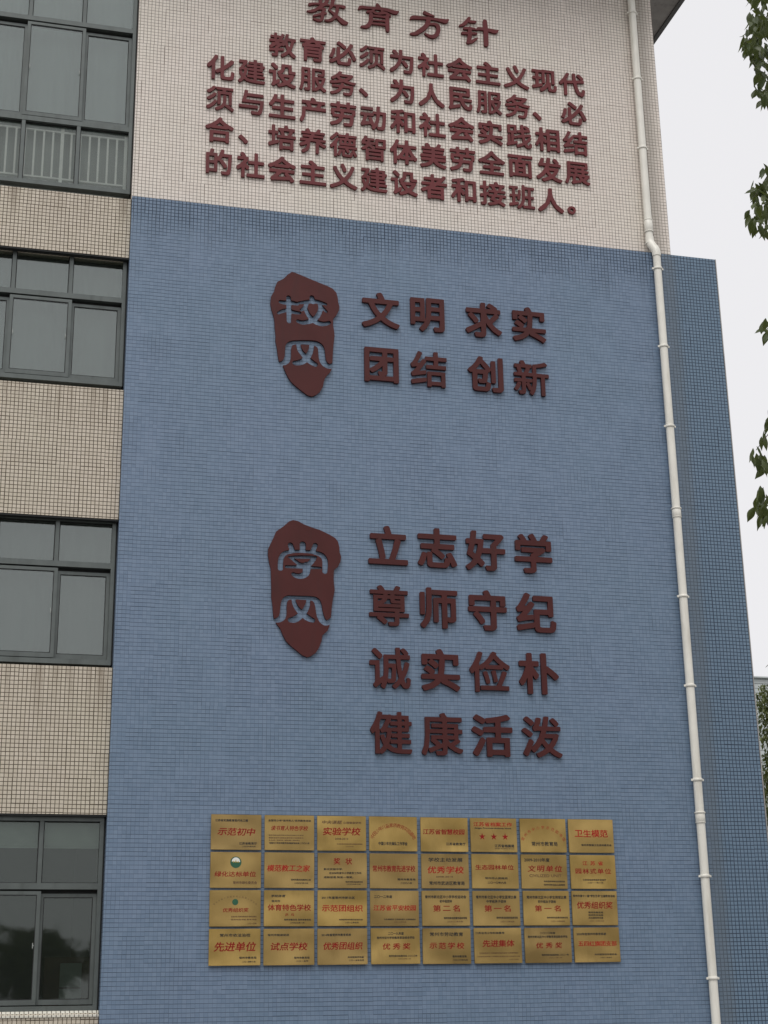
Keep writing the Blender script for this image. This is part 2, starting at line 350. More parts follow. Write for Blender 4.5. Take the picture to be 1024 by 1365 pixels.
# outlines measured on the wall, in metres
SEALS=[([(3.49, 11.035), (3.541, 11.025), (3.677, 10.977), (3.85, 10.918), (3.98, 10.877), (4.052, 10.845), (4.103, 10.788), (4.121, 10.712), (4.126, 10.651), (4.142, 10.59), (4.137, 10.535), (4.101, 10.454), (4.057, 10.404), (4.053, 10.303), (4.067, 10.228), (4.073, 10.152), (4.066, 10.075), (4.055, 9.983), (4.044, 9.815), (4.041, 9.678), (4.011, 9.615), (3.975, 9.575), (3.94, 9.526), (3.925, 9.473), (3.911, 9.397), (3.875, 9.326), (3.826, 9.278), (3.763, 9.247), (3.707, 9.26), (3.622, 9.32), (3.552, 9.373), (3.482, 9.434), (3.44, 9.504), (3.404, 9.583), (3.372, 9.663), (3.32, 9.718), (3.305, 9.806), (3.295, 9.896), (3.273, 9.999), (3.275, 10.075), (3.263, 10.18), (3.257, 10.301), (3.241, 10.376), (3.216, 10.45), (3.201, 10.54), (3.21, 10.649), (3.25, 10.722), (3.263, 10.793), (3.291, 10.866), (3.376, 10.921), (3.433, 10.99)], [[(3.336, 10.577, 0.0155), (3.4, 10.568, 0.0185), (3.478, 10.581, 0.02), (3.563, 10.57, 0.0155)], [(3.446, 10.65, 0.0185), (3.449, 10.566, 0.02), (3.453, 10.412, 0.02), (3.453, 10.305, 0.0185)], [(3.311, 10.41, 0.013), (3.372, 10.45, 0.017), (3.45, 10.466, 0.0155), (3.507, 10.441, 0.017), (3.599, 10.439, 0.013)], [(3.592, 10.588, 0.013), (3.677, 10.608, 0.0155), (3.792, 10.635, 0.019), (3.878, 10.622, 0.0175), (3.957, 10.605, 0.0115)], [(3.765, 10.683, 0.02), (3.778, 10.623, 0.0215)], [(3.692, 10.59, 0.017), (3.675, 10.527, 0.017), (3.62, 10.483, 0.0125)], [(3.678, 10.512, 0.0175), (3.713, 10.423, 0.0185), (3.778, 10.353, 0.0215), (3.849, 10.314, 0.023), (3.935, 10.307, 0.019), (4.0, 10.337, 0.0155)], [(3.871, 10.609, 0.017), (3.892, 10.534, 0.0185), (3.849, 10.422, 0.02), (3.785, 10.354, 0.0215), (3.706, 10.315, 0.02), (3.628, 10.3, 0.0185), (3.575, 10.317, 0.0155)], [(3.893, 10.565, 0.0155), (3.964, 10.495, 0.0115)], [(3.348, 9.683, 0.017), (3.411, 9.704, 0.024), (3.441, 9.774, 0.0255), (3.441, 9.879, 0.024), (3.449, 9.955, 0.024), (3.494, 9.998, 0.018), (3.621, 10.014, 0.0185), (3.749, 10.022, 0.02), (3.834, 10.015, 0.023), (3.891, 9.967, 0.027), (3.898, 9.877, 0.027), (3.905, 9.787, 0.0285), (3.94, 9.722, 0.0255), (4.011, 9.694, 0.02), (4.075, 9.734, 0.0215)], [(3.582, 9.983, 0.017), (3.593, 9.909, 0.02), (3.636, 9.852, 0.0195), (3.692, 9.79, 0.024), (3.749, 9.742, 0.024), (3.812, 9.71, 0.0195)], [(3.763, 9.993, 0.0185), (3.756, 9.909, 0.02), (3.706, 9.806, 0.024), (3.65, 9.741, 0.024), (3.586, 9.712, 0.0235), (3.53, 9.707, 0.018)]]), ([(3.515, 7.525), (3.583, 7.514), (3.658, 7.475), (3.779, 7.436), (3.87, 7.411), (3.991, 7.359), (4.066, 7.317), (4.104, 7.27), (4.122, 7.193), (4.123, 7.132), (4.144, 7.071), (4.133, 7.001), (4.102, 6.938), (4.049, 6.89), (4.042, 6.775), (4.048, 6.699), (4.057, 6.624), (4.032, 6.501), (4.017, 6.395), (4.009, 6.289), (3.993, 6.169), (3.963, 6.093), (3.896, 6.031), (3.884, 5.956), (3.851, 5.866), (3.807, 5.798), (3.748, 5.759), (3.704, 5.742), (3.638, 5.766), (3.557, 5.832), (3.484, 5.888), (3.428, 5.944), (3.388, 6.024), (3.359, 6.096), (3.31, 6.156), (3.278, 6.211), (3.265, 6.314), (3.259, 6.404), (3.243, 6.492), (3.245, 6.582), (3.241, 6.733), (3.236, 6.853), (3.213, 6.943), (3.197, 7.048), (3.2, 7.125), (3.233, 7.203), (3.27, 7.282), (3.299, 7.36), (3.388, 7.428), (3.463, 7.502)], [[(3.485, 7.189, 0.0255), (3.507, 7.125, 0.026)], [(3.644, 7.207, 0.03), (3.644, 7.142, 0.0275)], [(3.807, 7.204, 0.024), (3.781, 7.141, 0.023)], [(3.357, 6.877, 0.026), (3.356, 6.96, 0.0255), (3.375, 7.048, 0.0235), (3.439, 7.095, 0.0195), (3.567, 7.113, 0.0145), (3.738, 7.116, 0.0155), (3.841, 7.1, 0.0215), (3.91, 7.069, 0.0265), (3.94, 7.001, 0.0275), (3.931, 6.869, 0.0265)], [(3.465, 7.027, 0.0095), (3.567, 7.037, 0.016), (3.704, 7.042, 0.0175), (3.815, 7.046, 0.011)], [(3.482, 7.023, 0.0095), (3.541, 6.987, 0.0175), (3.593, 6.942, 0.0185), (3.669, 6.925, 0.0255), (3.704, 6.927, 0.0255), (3.755, 6.982, 0.024), (3.798, 7.032, 0.019)], [(3.431, 6.901, 0.0145), (3.567, 6.906, 0.0155), (3.738, 6.907, 0.0155), (3.875, 6.908, 0.011)], [(3.695, 6.926, 0.0385), (3.695, 6.856, 0.037), (3.678, 6.812, 0.03), (3.619, 6.783, 0.0275), (3.559, 6.788, 0.024), (3.521, 6.808, 0.0185)], [(3.284, 6.192, 0.018), (3.359, 6.209, 0.028), (3.397, 6.266, 0.0335), (3.396, 6.351, 0.03), (3.404, 6.436, 0.028), (3.433, 6.493, 0.0235), (3.509, 6.506, 0.0185), (3.653, 6.504, 0.019), (3.772, 6.506, 0.021), (3.831, 6.474, 0.0325), (3.852, 6.398, 0.0325), (3.861, 6.304, 0.034), (3.899, 6.212, 0.0325), (3.958, 6.185, 0.024), (4.018, 6.239, 0.021)], [(3.526, 6.485, 0.019), (3.535, 6.426, 0.021), (3.577, 6.351, 0.024), (3.636, 6.302, 0.0295), (3.704, 6.246, 0.03), (3.772, 6.219, 0.0235)], [(3.717, 6.486, 0.0185), (3.712, 6.417, 0.023), (3.67, 6.329, 0.028), (3.611, 6.267, 0.0295), (3.544, 6.217, 0.032), (3.485, 6.21, 0.023)]])]
TITLE=[('教', [[(3.744, 15.359, 0.0225), (3.805, 15.382, 0.0165), (3.88, 15.39, 0.0165), (3.956, 15.394, 0.02), (4.032, 15.389, 0.01)], [(3.903, 15.573, 0.0225), (3.903, 15.398, 0.023)], [(3.805, 15.496, 0.015), (3.987, 15.517, 0.015)], [(4.017, 15.522, 0.023), (3.986, 15.412, 0.0265), (3.918, 15.357, 0.0235), (3.842, 15.284, 0.0225), (3.767, 15.241, 0.021), (3.707, 15.24, 0.0085)], [(3.842, 15.293, 0.009), (3.91, 15.308, 0.0155), (3.979, 15.319, 0.0185), (3.941, 15.274, 0.0185), (3.929, 15.228, 0.023)], [(3.805, 15.174, 0.0155), (3.88, 15.207, 0.017), (3.986, 15.246, 0.015)], [(3.929, 15.237, 0.0265), (3.933, 15.168, 0.025), (3.917, 15.118, 0.0215), (3.865, 15.105, 0.0185), (3.797, 15.125, 0.008)], [(4.101, 15.615, 0.0265), (4.089, 15.464, 0.029), (4.062, 15.372, 0.023), (4.024, 15.314, 0.009)], [(4.1, 15.396, 0.017), (4.169, 15.403, 0.019), (4.252, 15.395, 0.0235)], [(4.153, 15.379, 0.0225), (4.149, 15.299, 0.0235), (4.122, 15.208, 0.025), (4.076, 15.157, 0.0225), (4.023, 15.127, 0.02), (3.97, 15.127, 0.0115)], [(4.031, 15.306, 0.0115), (4.084, 15.271, 0.019), (4.137, 15.219, 0.025), (4.198, 15.168, 0.032), (4.25, 15.124, 0.0385), (4.296, 15.132, 0.017)]]), ('育', [[(4.749, 15.521, 0.0195), (4.768, 15.48, 0.035)], [(4.475, 15.405, 0.015), (4.498, 15.44, 0.0255), (4.59, 15.442, 0.0215), (4.721, 15.45, 0.0215), (4.837, 15.456, 0.024), (4.945, 15.443, 0.0295), (5.03, 15.421, 0.033), (5.07, 15.454, 0.0075)], [(4.706, 15.434, 0.0155), (4.674, 15.389, 0.0175), (4.605, 15.374, 0.019)], [(4.674, 15.385, 0.0155), (4.759, 15.359, 0.0195), (4.852, 15.396, 0.0235), (4.906, 15.383, 0.0215), (4.948, 15.351, 0.0115)], [(4.814, 15.443, 0.0195), (4.828, 15.393, 0.0195)], [(4.654, 15.338, 0.027), (4.653, 15.224, 0.029), (4.625, 15.158, 0.0305), (4.586, 15.113, 0.0285), (4.506, 15.104, 0.013)], [(4.681, 15.316, 0.015), (4.773, 15.322, 0.0155), (4.881, 15.322, 0.0175)], [(4.672, 15.24, 0.013), (4.865, 15.254, 0.013)], [(4.672, 15.183, 0.0155), (4.756, 15.188, 0.016), (4.872, 15.189, 0.0165)], [(4.897, 15.334, 0.029), (4.895, 15.219, 0.0295), (4.901, 15.106, 0.028)]]), ('方', [[(5.471, 15.499, 0.026), (5.534, 15.474, 0.0235), (5.608, 15.459, 0.011)], [(5.25, 15.357, 0.0115), (5.281, 15.393, 0.0295), (5.383, 15.396, 0.025), (5.493, 15.405, 0.022), (5.603, 15.41, 0.0195), (5.712, 15.405, 0.0275), (5.791, 15.396, 0.038), (5.831, 15.438, 0.0075)], [(5.528, 15.407, 0.0315), (5.514, 15.325, 0.034), (5.473, 15.248, 0.033), (5.393, 15.173, 0.0335), (5.314, 15.108, 0.027), (5.248, 15.102, 0.013)], [(5.529, 15.31, 0.0155), (5.616, 15.328, 0.02), (5.67, 15.306, 0.0315), (5.676, 15.236, 0.03), (5.651, 15.153, 0.0315), (5.594, 15.1, 0.0295), (5.524, 15.102, 0.022), (5.467, 15.141, 0.0105)]]), ('针', [[(6.155, 15.512, 0.024), (6.117, 15.452, 0.0275), (6.068, 15.391, 0.026), (6.004, 15.358, 0.0135)], [(6.165, 15.455, 0.0185), (6.245, 15.464, 0.02)], [(6.074, 15.325, 0.0185), (6.145, 15.336, 0.0225), (6.233, 15.341, 0.0175)], [(6.047, 15.241, 0.024), (6.142, 15.247, 0.0185), (6.254, 15.262, 0.018)], [(6.157, 15.343, 0.0255), (6.158, 15.245, 0.03), (6.147, 15.146, 0.0335), (6.121, 15.089, 0.022)], [(6.121, 15.089, 0.02), (6.177, 15.107, 0.024), (6.234, 15.155, 0.02), (6.269, 15.183, 0.0105)], [(6.256, 15.327, 0.0105), (6.297, 15.361, 0.025), (6.385, 15.357, 0.024), (6.48, 15.354, 0.0265), (6.56, 15.336, 0.0335), (6.601, 15.369, 0.008)], [(6.399, 15.497, 0.0325), (6.405, 15.373, 0.036), (6.408, 15.241, 0.036), (6.405, 15.098, 0.035)]])]

# ---------------------------------------------------------------- ground
bm = bmesh.new(); box(bm, -300, 300, -300, 300, -.5, 0); tag(meshobj('ground', bm, M_PAVE), kind='structure')

# ---------------------------------------------------------------- the school building
XL, XB, XC = 1.325, 9.80, 9.15           # left edge of the tiled gable, right edges of its blue and cream parts
ZB, ZR = 11.94, 17.0                     # top of the blue part, underside of the eave
YC, YS, YG = .10, .08, .22               # how far cream wall, spandrels and window glass sit back from the blue face
YD = 12.0
bld = empty('school_building', (5, 0, 0), 'four storey school building with blue mosaic lower wall and cream mosaic upper wall', 'building')
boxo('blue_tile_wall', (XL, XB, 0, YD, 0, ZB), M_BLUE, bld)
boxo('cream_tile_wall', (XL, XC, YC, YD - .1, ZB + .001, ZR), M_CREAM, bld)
XO = -2.31                               # left end of the window band
for (z0, z1) in ((0, 1.60), (3.785, 5.545), (7.43, 9.175), (11.06, 11.93), (16.3, ZR)):
    boxo('tiled_spandrel', (XO, XL - .002, YS, YG + .12, z0, z1 - (.03 if z1 < 2 else .002 if z1 < 16.5 else 0)), M_SPAN, bld)
    if 1 < z0 < 12: boxo('head_shade_strip', (XO, XL - .003, YS + .008, YG - .052, z0 - .022, z0 - .001), M_SEAL_SHADE, bld)  # black strip under the spandrel paints the shade of the head reveal
    if z1 < 2:
        bm = bmesh.new(); a, b_ = XO, XL - .004
        pr = [(YS - .012, z1 - .07), (YS - .012, z1 - .048), (YG - .055, z1 - .004), (YG - .055, z1 - .07)]
        l = [bm.verts.new((a, y, z)) for y, z in pr]; r = [bm.verts.new((b_, y, z)) for y, z in pr]
        for k in range(4): bm.faces.new((l[k], l[(k+1) % 4], r[(k+1) % 4], r[k]))
        bm.faces.new(l[::-1]); bm.faces.new(r); bmesh.ops.recalc_face_normals(bm, faces=bm.faces)
        meshobj('tiled_sill', bm, M_SILL if z1 < 2 else M_SPAN, bld)
boxo('tiled_pier', (-8.0, XO - .002, YS - .003, 4.0, 0, ZR), M_SPAN, bld)
# rooms behind the glass
bm = bmesh.new()
for (z0, z1) in ((.6, 3.95), (4.6, 7.6), (8.3, 11.2), (11.75, 15.9)):
    box(bm, XO, XL - .003, 5.0, 5.1, z0, z1); box(bm, XO, XL - .003, .36, 5.0, z0 - .12, z0); box(bm, XO, XL - .003, .36, 5.0, z1, z1 + .15)
    box(bm, XO - .1, XO - .001, .36, 5.0, z0, z1)
    box(bm, XL - .08, XL - .004, .36, 5.0, z0, z1)
meshobj('interior_walls', bm, M_ROOM, bld)
# roof with its eave
XE = .652 * (ZR - 1.6)
boxo('roof_slab', (-8.6, XE - .052, -.9, YD + .6, ZR + .001, ZR + .16), M_SOFFIT, bld)
boxo('roof_gutter', (XE - .05, XE + .02, -.95, YD + .6, ZR - .03, ZR + .24), M_GUTTER, bld)
boxo('corner_trim', (XB + .001, XB + .014, -.006, .05, 0, ZB), M_SOFFIT, bld)

K = 1.0 + YG / 18.352                    # the panes stand behind the plane the measurements were taken in
def kx(x): return x * K
def kz(z): return 1.6 + (z - 1.6) * K
XM = [-2.31, -1.60, -.865, -.14, .58, 1.315]
def bar(bm, x0, x1, y0, y1, z0, z1): box(bm, kx(x0), kx(x1), y0, y1, kz(z0), kz(z1))
def window(zs, zh, transoms, top_open=False, gl=None, gl_low=None):
    """zs sill, zh head; transoms between fixed lights and the sliding sashes"""
    zh_r = zh + .03
    win = bpy.data.objects.new('window', None); win.location = (-.5, YG, zs); link(win, bld); win.matrix_parent_inverse = Matrix.Translation(-bld.location)
    def ch(o): 
        o.parent = win; o.matrix_parent_inverse = Matrix.Translation(-bld.location - win.location + bld.location); return o
    bm = bmesh.new(); x0, x1 = XO / K, (XL - .004) / K
    f0, f1 = YG - .05, YG + .07
    zt = zh_r - .045 if not top_open else 16.2
    bs = bmesh.new(); bar(bs, x0, x1, f0 + .02, f1, zt + .001, zt + .075); bar(bs, x1 - .0175, x1, f0 + .02, f1, zs, zt); ch(meshobj('joint_shade_strip', bs, M_SEAL_SHADE))  # black strips paint the reveal shade along the head and right jamb
    x1 -= .018
    bar(bm, x0, x1, f0, f1, zs - .01, zs + .05); bar(bm, x0, x1, f0, f1, zt - .06, zt)
    bar(bm, x1 - .045, x1, f0 + .003, f1, zs + .05, zt - .06); bar(bm, x0, x0 + .045, f0 + .003, f1, zs + .05, zt - .06)
    for t in transoms: bar(bm, x0 + .045, x1 - .045, f0 + .006, f1 - .003, t - .035, t + .035)
    ch(meshobj('frame', bm, M_FRAME, bevel=.004))
    sl0, sl1 = (zs + .05, transoms[0] - .035) if len(transoms) == 1 else (transoms[0] + .035, transoms[1] - .035)
    fixed = [(transoms[-1] + .035, zt - .06)] + ([(zs + .05, transoms[0] - .035)] if len(transoms) > 1 else [])
    for (a, b_) in fixed:
        for i in range(1, 5):
            bm = bmesh.new(); bar(bm, XM[i] - .024, XM[i] + .024, f0 + .01, f1 - .006, a, b_); ch(meshobj('mullion', bm, M_FRAME, bevel=.003))
        for i in range(5):
            l = XM[i] + (.024 if i else .045); r = XM[i+1] - (.024 if i < 4 else .045)
            bm = bmesh.new(); bar(bm, l - .003, r + .003, YG + .02, YG + .026, a - .003, b_ + .003); ch(meshobj('pane', bm, gl_low if (gl_low and a < zs + .2) else (gl or M_GLASS)))
            bm = bmesh.new(); s = .010
            for q in ((l, l + s, a, b_), (r - s, r, a, b_), (l + s, r - s, a, a + s), (l + s, r - s, b_ - s, b_)): bar(bm, q[0], q[1], YG + .004, YG + .019, q[2], q[3])
            ch(meshobj('rubber_seal', bm, M_SEAL_SHADE))
    for i in range(5):                    # sliding sashes on two tracks
        front = i % 2 == 1
        yo = YG - .038 if front else YG + .012
        l, r = XM[i] - (.03 if front else -.02), XM[i+1] + (.03 if front else -.02)
        l = max(l, x0 + .046); r = min(r, x1 - (.046 if not front else .05)); st = .043
        a, b_ = sl0 + .012, sl1 - (.020 if front else .045)
        bm = bmesh.new()
        for q in ((l, l + st, a, b_), (r - st, r, a, b_), (l + st, r - st, a, a + .055), (l + st, r - st, b_ - .04, b_)): bar(bm, q[0], q[1], yo, yo + .035, q[2], q[3])
        ch(meshobj('sash_frame', bm, M_FRAME, bevel=.003))
        bm = bmesh.new(); bar(bm, l + st - .004, r - st + .004, yo + .014, yo + .020, a + .051, b_ - .036); ch(meshobj('pane', bm, gl or M_GLASS))
        bm = bmesh.new(); L, Rr, A, Bz, s = l + st, r - st, a + .055, b_ - .04, .009
        for q in ((L, L + s, A, Bz), (Rr - s, Rr, A, Bz), (L + s, Rr - s, A, A + s), (L + s, Rr - s, Bz - s, Bz)): bar(bm, q[0], q[1], yo + .004, yo + .0135, q[2], q[3])
        ch(meshobj('rubber_seal', bm, M_SEAL_SHADE))
        if front:
            for hx in (l + st + .012, r - st - .026):
                bm = bmesh.new(); hz = (a + b_) / 2 + .02
                bar(bm, hx, hx + .009, yo - .010, yo - .001, hz - .03, hz + .03); bar(bm, hx + .002, hx + .018, yo - .013, yo - .010, hz - .006, hz + .006)
                ch(meshobj('latch', bm, M_LATCH))
    bm = bmesh.new(); bar(bm, x0 + .046, x1 - .046, YG + .052, YG + .06, sl1 - .045, sl1)   # dark track slot
    ch(meshobj('track', bm, M_SEAL_SHADE))
    return win
M_GLASS_LOW = glass('ground floor glass', (.70, .74, .72), .045, (.66, .70, .68)); M_GLASS_CLEAR = glass('clear lower glass', (.97, .985, .97), .02, (.72, .75, .73))
window(1.60, 3.765, [2.955], gl=M_GLASS_LOW)
window(5.555, 7.41, [6.785])
window(9.18, 11.04, [10.375])
window(11.945, 16.2, [12.915, 14.47], True, gl_low=M_GLASS_CLEAR)

# things behind the glass
rail = empty('balcony_railing', (-.5, .325, 11.95), 'white bar railing seen through the lower panes of the topmost window', 'railing')
def rz(z): return 1.6 + (z - 1.6) * (1 + .36 / 18.35)
zb, zt_ = rz(12.04), rz(12.74)
for nm, zz in (('bottom_rail', zb), ('top_rail', zt_)): boxo(nm, (XO + .05, 1.24, .297, .315, zz - .011, zz + .011), M_RAIL, rail)
i = 0; x = 1.235
while x > XO + .08:
    wd = .022 if i % 7 in (0,) else .013
    boxo('post' if wd > .018 else 'bar', (x - wd, x + wd, .298 - wd * .05, .312 + wd * .05, zb - (.09 if wd > .018 else -.011), zt_ + (.07 if wd > .018 else -.011)), M_RAIL, rail); x -= .122; i += 1
blind = empty('roller_blind', (-.5, .42, 3.4), 'pale roller blind let down behind the upper panes of the lowest window', 'blind')
boxo('fabric', (XO + .06, 1.27, .330, .334, 3.44, 3.86), M_BLIND, blind); boxo('hem_bar', (XO + .06, 1.27, .325, .34, 3.415, 3.438), M_BLIND, blind)
def curtain(z0, z1, col, label, amp=.018):
    m = flat_mat('curtain cloth', col, .85, .06, 1.2); rg = random.Random(z0); bm = bmesh.new(); n = 140; rows = []
    for zz in (z1, (z0 + z1) / 2, z0):
        rows.append([bm.verts.new((XO + .03 + (1.23 - XO) * i / n, .46 + amp * math.sin(i * .9 + math.sin(i * .17) * 2) + amp * .5 * math.sin(i * .37), zz)) for i in range(n + 1)])
    for a, b_ in zip(rows, rows[1:]):
        for i in range(n): bm.faces.new((a[i], b_[i], b_[i+1], a[i+1]))
    t = empty('curtain', (-.5, .46, z0), label, 'curtain'); meshobj('cloth', bm, m, t, smooth=True); boxo('curtain_rail', (XO + .03, 1.24, .44, .48, z1 + .001, z1 + .03), M_RAIL, t)
curtain(11.77, 15.6, (.38, .41, .40), 'pale grey curtain drawn behind the topmost window and its railing')
curtain(8.35, 11.15, (.26, .285, .275), 'grey green curtain drawn behind the second window from the top')
curtain(4.7, 7.55, (.17, .19, .18), 'dull grey curtain drawn behind the third window from the top')
cab = empty('display_cabinet', (1.0, .9, .6), 'brown wooden cabinet with a pale green panel behind the lowest right pane', 'cabinet')
boxo('carcass', (.72, 1.30, .75, 1.2, .602, 2.20), M_WOOD, cab)
boxo('panel', (.90, 1.15, .735, .748, 1.86, 2.13), M_BOARD, cab); boxo('panel', (.90, 1.15, .735, .748, 1.66, 1.84), M_BOARD, cab)

# ---------------------------------------------------------------- drain pipe
pipe = empty('drain_pipe', (8.84, -.08, 0), 'off white plastic drain pipe running down the tiled wall with a small jog', 'drain pipe')
PR = .056; YP1, YP2 = YC - .085, -.085
X1, X2 = 8.79, 8.875 * (1 - .09 / 18.35) + .003
bm = bmesh.new(); tube(bm, [(X1, YP1, 12.12), (X1, YP1, 17.0)], PR, 20, False); meshobj('pipe_length', bm, M_PIPE, pipe)
zs = [0, 3.80, 7.90, 11.90]
for a, b_ in zip(zs, zs[1:]):
    bm = bmesh.new(); tube(bm, [(X2, YP2, a), (X2, YP2, b_)], PR, 20, False); meshobj('pipe_length', bm, M_PIPE, pipe)
bm = bmesh.new()
P0, P1 = Vector((X1, YP1, 12.20)), Vector((X2, YP2, 11.84)); pts = []
for k in range(13):
    t = k / 12; s = t * t * (3 - 2 * t); s = s * s * (3 - 2 * s); pts.append((P0.x + (P1.x - P0.x) * s, P0.y + (P1.y - P0.y) * s, P0.z + (P1.z - P0.z) * t))
tube(bm, pts, PR + .007, 20, False); meshobj('elbow', bm, M_PIPE, pipe)
def collar(z, up_=False, h=.035, r=.012, nm='bracket'):
    x, y = (X1, YP1) if up_ else (X2, YP2); bm = bmesh.new()
    tube(bm, [(x, y, z - h/2), (x, y, z - h/2 + .004), (x, y, z + h/2 - .004), (x, y, z + h/2)], [PR + r - .004, PR + r, PR + r, PR + r - .004], 20)
    if nm == 'bracket':
        box(bm, x - PR - r - .018, x - PR - .002, y - .008, y + .008, z - h/2 + .004, z + h/2 - .004); box(bm, x + PR + .002, x + PR + r + .018, y - .008, y + .008, z - h/2 + .004, z + h/2 - .004)
        yw = YC if up_ else 0; box(bm, x - .012, x + .012, y + PR, yw + .004, z - .012, z + .012)
    meshobj(nm, bm, M_PIPE, pipe)
for z in (16.03, 14.86, 13.67): collar(z, True)
collar(12.37, True, .20, .007, 'coupling'); collar(12.47, True, .02, .012, 'coupling_ring'); collar(12.28, True, .02, .012, 'coupling_ring')
collar(12.09, True, .02, .013, 'coupling_ring')
for z in (11.64, 10.42, 9.21, 6.765, 5.55, 4.315, 3.10, 1.86, .7): collar(z)
for z in (7.94, 3.83):
    collar(z, False, .13, .007, 'coupling'); collar(z + .065, False, .02, .016, 'coupling_ring'); collar(z - .06, False, .014, .010, 'coupling_ring')

# ---------------------------------------------------------------- raised characters
def put_char(mesh, x, z, y, label, group, depth, mat, sx=1):
    if not mesh.materials: mesh.materials.append(mat)
    o = bpy.data.objects.new('wall_character', mesh); o.location = (x, y, z); link(o)
    return tag(o, label, 'character', group)
MC = {}
def char_mesh(ch, size, rad, depth):
    k = (ch, size, rad)
    if k not in MC: MC[k] = solid([P * size for P in bold_glyph(ch, rad)], depth, 'character')
    return MC[k]
LINES = ['  教育必须为社会主义现代', '化建设服务、为人民服务、必', '须与生产劳动和社会实践相结', '合、培养德智体美劳全面发展', '的社会主义建设者和接班人。']
ORD = ['first', 'second', 'third', 'fourth', 'bottom']
DENSE = set('建德智践接健康尊服养教务须俭泼班展结诚新')
PUN = {(1, 5): (4.53, 14.009), (1, 11): (7.15, 13.99), (3, 1): (2.809, 13.015), (4, 12): (7.605, 12.495)}
kc = 1 + .06 / 18.35
for li, line in enumerate(LINES):
    for ci, ch in enumerate(line):
        if ch == ' ': continue
        X = 2.478 + .4374 * ci; Z = 15.110 - .4985 * (li + 1)
        if (li, ci) in PUN: X, Z = PUN[li, ci]
        X *= kc; Z = 1.6 + (Z - 1.6) * kc
        rad = .025 if ch not in DENSE else .019
        NUM = ['first', 'second', 'third', 'fourth', 'fifth', 'sixth', 'seventh', 'eighth', 'ninth', 'tenth', 'eleventh', 'twelfth', 'thirteenth']
        pos = NUM[ci - (2 if li == 0 else 0)]
        prev = line[ci-1] if ci and line[ci-1] != ' ' else None; nxt = line[ci+1] if ci + 1 < len(line) else None
        kind = 'comma' if ch == '、' else 'full stop' if ch == '。' else 'character ' + ch
        where = ('between %s and %s in' % (prev, nxt)) if prev and nxt else ('starting' if nxt else 'ending')
        lab = 'raised maroon %s, %s sign of the %s small line on the cream wall' % (kind, pos, ['top', 'second', 'third', 'fourth', 'bottom'][li])
        put_char(char_mesh(ch, .36 if ch == '。' else .405, rad if ch not in '、。' else .022, .032), X, Z, YC - .001, lab, 'maroon characters of the small text on the cream wall', .045, M_RED)
for (xs, rows, size, first, name) in (((4.717, 5.377, 6.182, 6.843), (('文明求实', 10.589), ('团结创新', 9.782)), .535, 'upper', 'upper motto'),
        ((4.766, 5.427, 6.085, 6.751), (('立志好学', 7.262), ('尊师守纪', 6.455), ('诚实俭朴', 5.645), ('健康活泼', 4.826)), .555, 'lower', 'lower motto')):
    for ri, (s, Z) in enumerate(rows):
        for x, ch in zip(xs, s):
            rad = .027 if ch not in DENSE else .021
            lab = 'large raised maroon character %s, %s in the %s row of the %s' % (ch, ['first', 'second', 'third', 'last'][s.index(ch)], ['top', 'bottom'][ri] if size < .55 else ['top', 'second', 'third', 'bottom'][ri], name)
            put_char(char_mesh(ch, size, rad, .042), x, Z, -.001, lab, 'maroon characters of the ' + name, .05, M_RED2)
px = .004
for ch, strokes in TITLE:
    A = np.array([p for s in strokes for p in s]); x0, z0 = A[:, 0].min() - .08, A[:, 1].min() - .08
    Wn, Hn = int((A[:, 0].max() + .08 - x0) / px), int((A[:, 1].max() + .08 - z0) / px)
    F = stroke_field(strokes, x0, z0, Wn, Hn, px)
    polys = [rdp(P, .35) * px + np.array([x0, z0]) for P in contours(np.clip(.5 - F / px / 2, 0, 1))]
    c = np.array([x0 + Wn * px / 2, z0 + Hn * px / 2]); me = solid([(P - c) * kc for P in polys], .036, 'title_character')
    put_char(me, c[0] * kc, 1.6 + (c[1] - 1.6) * kc, YC - .001, 'raised maroon brush style title character %s, %s from the left at the top' % (ch, ['first', 'second', 'third', 'fourth']['教育方针'.index(ch)]), 'brush style title characters at the top', .045, M_RED)

# the two carved boards
def in_poly_sdf(poly, X, Z):
    P = np.array(poly); Q = np.roll(P, -1, 0); D = np.full(X.shape, 9.0); ins = np.zeros(X.shape, bool)
    for a, b_ in zip(P, Q):
        d = b_ - a; t = np.clip(((X - a[0]) * d[0] + (Z - a[1]) * d[1]) / ((d ** 2).sum() + 1e-12), 0, 1)
        D = np.minimum(D, np.hypot(X - a[0] - t * d[0], Z - a[1] - t * d[1]))
        c = (a[1] > Z) != (b_[1] > Z); xx = (b_[0] - a[0]) * (Z - a[1]) / (b_[1] - a[1] + 1e-12) + a[0]; ins ^= c & (X < xx)
    return np.where(ins, -D, D)
for k, (outline, cuts) in enumerate(SEALS):
    A = np.array(outline); x0, z0 = A.min(0) - .06; Wn, Hn = ((A.max(0) + .06 - np.array([x0, z0])) / px).astype(int)
    X, Z = np.meshgrid(x0 + np.arange(Wn) * px, z0 + np.arange(Hn) * px)
    cuts = [[(a, b_, c_ * WIDE[k]) for a, b_, c_ in st] for st in cuts]
    F = np.maximum(in_poly_sdf(outline, X, Z), -stroke_field(cuts, x0, z0, Wn, Hn, px))
    polys = [rdp(P, .35) * px for P in contours(np.clip(.5 - F / px / 2, 0, 1)) if len(P) > 14]
    c = np.array([Wn * px / 2, Hn * px / 2]); me = solid([P - c for P in polys], .034, 'carved_board'); me.materials.append(M_RED2)
    o = bpy.data.objects.new('carved_board', me); o.location = (x0 + c[0], -.001, z0 + c[1]); link(o)
    tag(o, ('maroon stone shaped board with cut out characters 校风 beside the upper motto', 'maroon stone shaped board with cut out characters 学风 beside the lower motto')[k], 'carved board', 'maroon boards with cut out characters')

